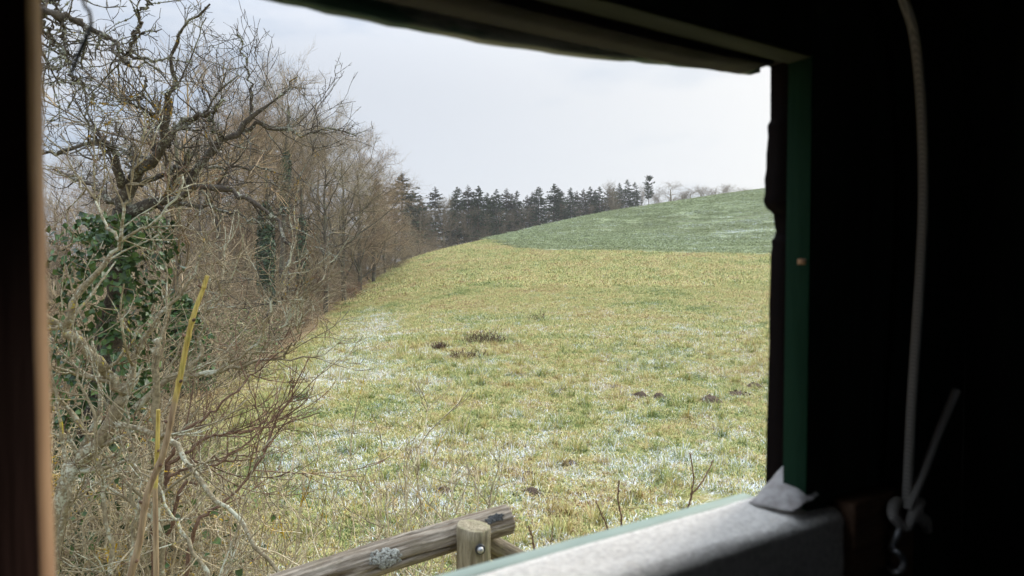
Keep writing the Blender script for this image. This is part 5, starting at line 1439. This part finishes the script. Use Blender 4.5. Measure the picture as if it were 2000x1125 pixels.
MOLE = [(1250, 770, 34, 'sharp dark molehill, nearest the middle of the meadow in the row of four'), (1287, 773, 30, 'second dark molehill of the row, just beside the sharp one'),
        (1312, 784, 26, 'grassy low molehill of the row below the second one'), (1388, 779, 46, 'wide dark molehill of the row, set apart toward the right jamb'),
        (1442, 766, 52, 'flat spread of molehill earth close to the right jamb'), (1473, 752, 34, 'highest molehill of the row, touching the right jamb in view'),
        (1113, 904, 36, 'molehill capped with a little snow, in the middle of the near meadow'), (1040, 960, 44, 'dark molehill just above the end of the log rail'),
        (1034, 925, 32, 'faint molehill between the snow-capped one and the rail'), (1236, 966, 50, 'flattened molehill in the snowy grass behind the straight sapling'),
        (868, 958, 46, 'snow-dusted molehill behind the arching shrub shoots'), (1100, 1002, 30, 'small brown molehill in the grass above the knobbly sapling')]
for k, (px, py, wpx_, lb) in enumerate(MOLE):
    c = find_ground(px, py + wpx_ * 0.16); w_ = wpx_ / FPX * c[1] * 0.62; r = np.random.default_rng(300 + k)
    rr_, th = np.meshgrid(np.linspace(0, 1, 12), np.arange(28) / 28 * 6.283, indexing='ij')
    X_ = rr_ * np.cos(th) * w_ * 1.1; Y_ = rr_ * np.sin(th) * w_
    h = (np.cos(np.clip(rr_, 0, 1) * np.pi) * 0.5 + 0.5) * w_ * (0.46 if 'flat' not in lb else 0.24)
    h = h * (0.45 + 1.2 * fbm(X_ * 7 + k, Y_ * 7, 5, 3)) + 0.06 * (fbm(X_ * 28, Y_ * 28, 7 + k, 2) - 0.4) * (1 - rr_ ** 4)
    Zm = ground(X_ + c[0], Y_ + c[1]) + h - 0.03 * rr_ ** 3
    V = np.stack([X_, Y_, Zm - c[2]], -1).reshape(-1, 3)
    i = np.arange(11)[:, None] * 28; s = np.arange(28)[None]
    F = np.stack([i + s, i + (s + 1) % 28, i + 28 + (s + 1) % 28, i + 28 + s], -1).reshape(-1, 4)
    # clods
    n = 140; a = r.uniform(0, 6.28, n); q = np.sqrt(r.uniform(0, 1, n)) * w_ * 1.5; cl2 = np.column_stack([np.cos(a) * q, np.sin(a) * q, 0 * a])
    cl2[:, 2] = ground(cl2[:, 0] + c[0], cl2[:, 1] + c[1]) - c[2] + np.maximum(0, 1 - q / w_) * w_ * 0.40 + 0.02
    me = mesh('molehill', *join([(V, [F]), leaf_cloud(r, cl2, 0.05, None, 0.9)]), M['earth'], False)
    tag(obj('molehill', me, None, c), lb, 'molehill', 'molehills on the meadow')

for px, py, wpx_, hpx, n, lb in ((858, 684, 26, 22, 70, 'small dark clump of dead dock stalks, leftmost on the meadow'), (948, 672, 64, 36, 150, 'largest dark patch of dead dock stalks in the meadow'),
                                 (908, 702, 56, 28, 60, 'sparse dead dock stalks below the two dark patches'), (1052, 628, 40, 26, 26, 'few thin dry stalks on the slope above the dock patches')):
    c = find_ground(px, py); W_ = wpx_ / FPX * c[1] * 0.62; H_ = hpx / FPX * c[1] * 0.75; r = np.random.default_rng(px)
    b = np.column_stack([r.normal(0, 0.5, n).clip(-1, 1) * W_, r.normal(0, 0.45, n) * W_, np.zeros(n)]); b[:, 2] = ground(b[:, 0] + c[0], b[:, 1] + c[1]) - c[2]
    P = np.empty((n, 5, 3)); P[:, 0] = b; d = norm(np.column_stack([r.normal(0, 0.55, n), r.normal(0, 0.55, n), np.ones(n)])); ln = H_ * r.uniform(0.45, 1.15, n) / 4
    for k in range(1, 5):
        d = norm(d + r.normal(0, 0.14, (n, 3))); P[:, k] = P[:, k - 1] + d * ln[:, None]
    R = np.full((n, 5), 0.0045) * np.linspace(1, 0.6, 5)
    P2, R2 = spawn(r, P, R, 4, 0.35, 1.0, 0.16, 0.4, 3, 0.1, 0.1, 0.8, 0.006, 0.8)
    o = thing('dead_dock', lb, 'dead plant', c, 'dead dock stalks on the meadow')
    obj('stalks', mesh('stalks', *tubes(P, R, 4), M['dock'], False), o)['kind'] = 'stuff'
    i_ = r.integers(0, n, n * 6); kk = r.integers(2, 5, n * 6); C = P[i_, kk] + r.normal(0, 0.022, (n * 6, 3))
    V, F = join([tubes(P2, R2, 3), leaf_cloud(r, C, 0.026)])
    obj('seed_heads', mesh('seed_heads', V, F, M['dock'], False), o)['kind'] = 'stuff'

# ------------------------------------------------------------------ damp winter air
V, F = boxv(-720, 720, -720, 735, -20, 62)
hz = obj('haze', mesh('haze', V, F, None, False)); tag(hz, 'thin damp winter air over the meadow and woods', 'haze', kind='stuff')
m = bpy.data.materials.new('damp_air'); m.use_nodes = True; nt = m.node_tree; nt.nodes.clear()
out = nt.nodes.new('ShaderNodeOutputMaterial'); pv = nt.nodes.new('ShaderNodeVolumePrincipled')
pv.inputs['Color'].default_value = (0.95, 0.95, 0.94, 1); pv.inputs['Density'].default_value = 0.00035; pv.inputs['Anisotropy'].default_value = 0.2
nt.links.new(pv.outputs[0], out.inputs['Volume']); hz.data.materials.append(m)
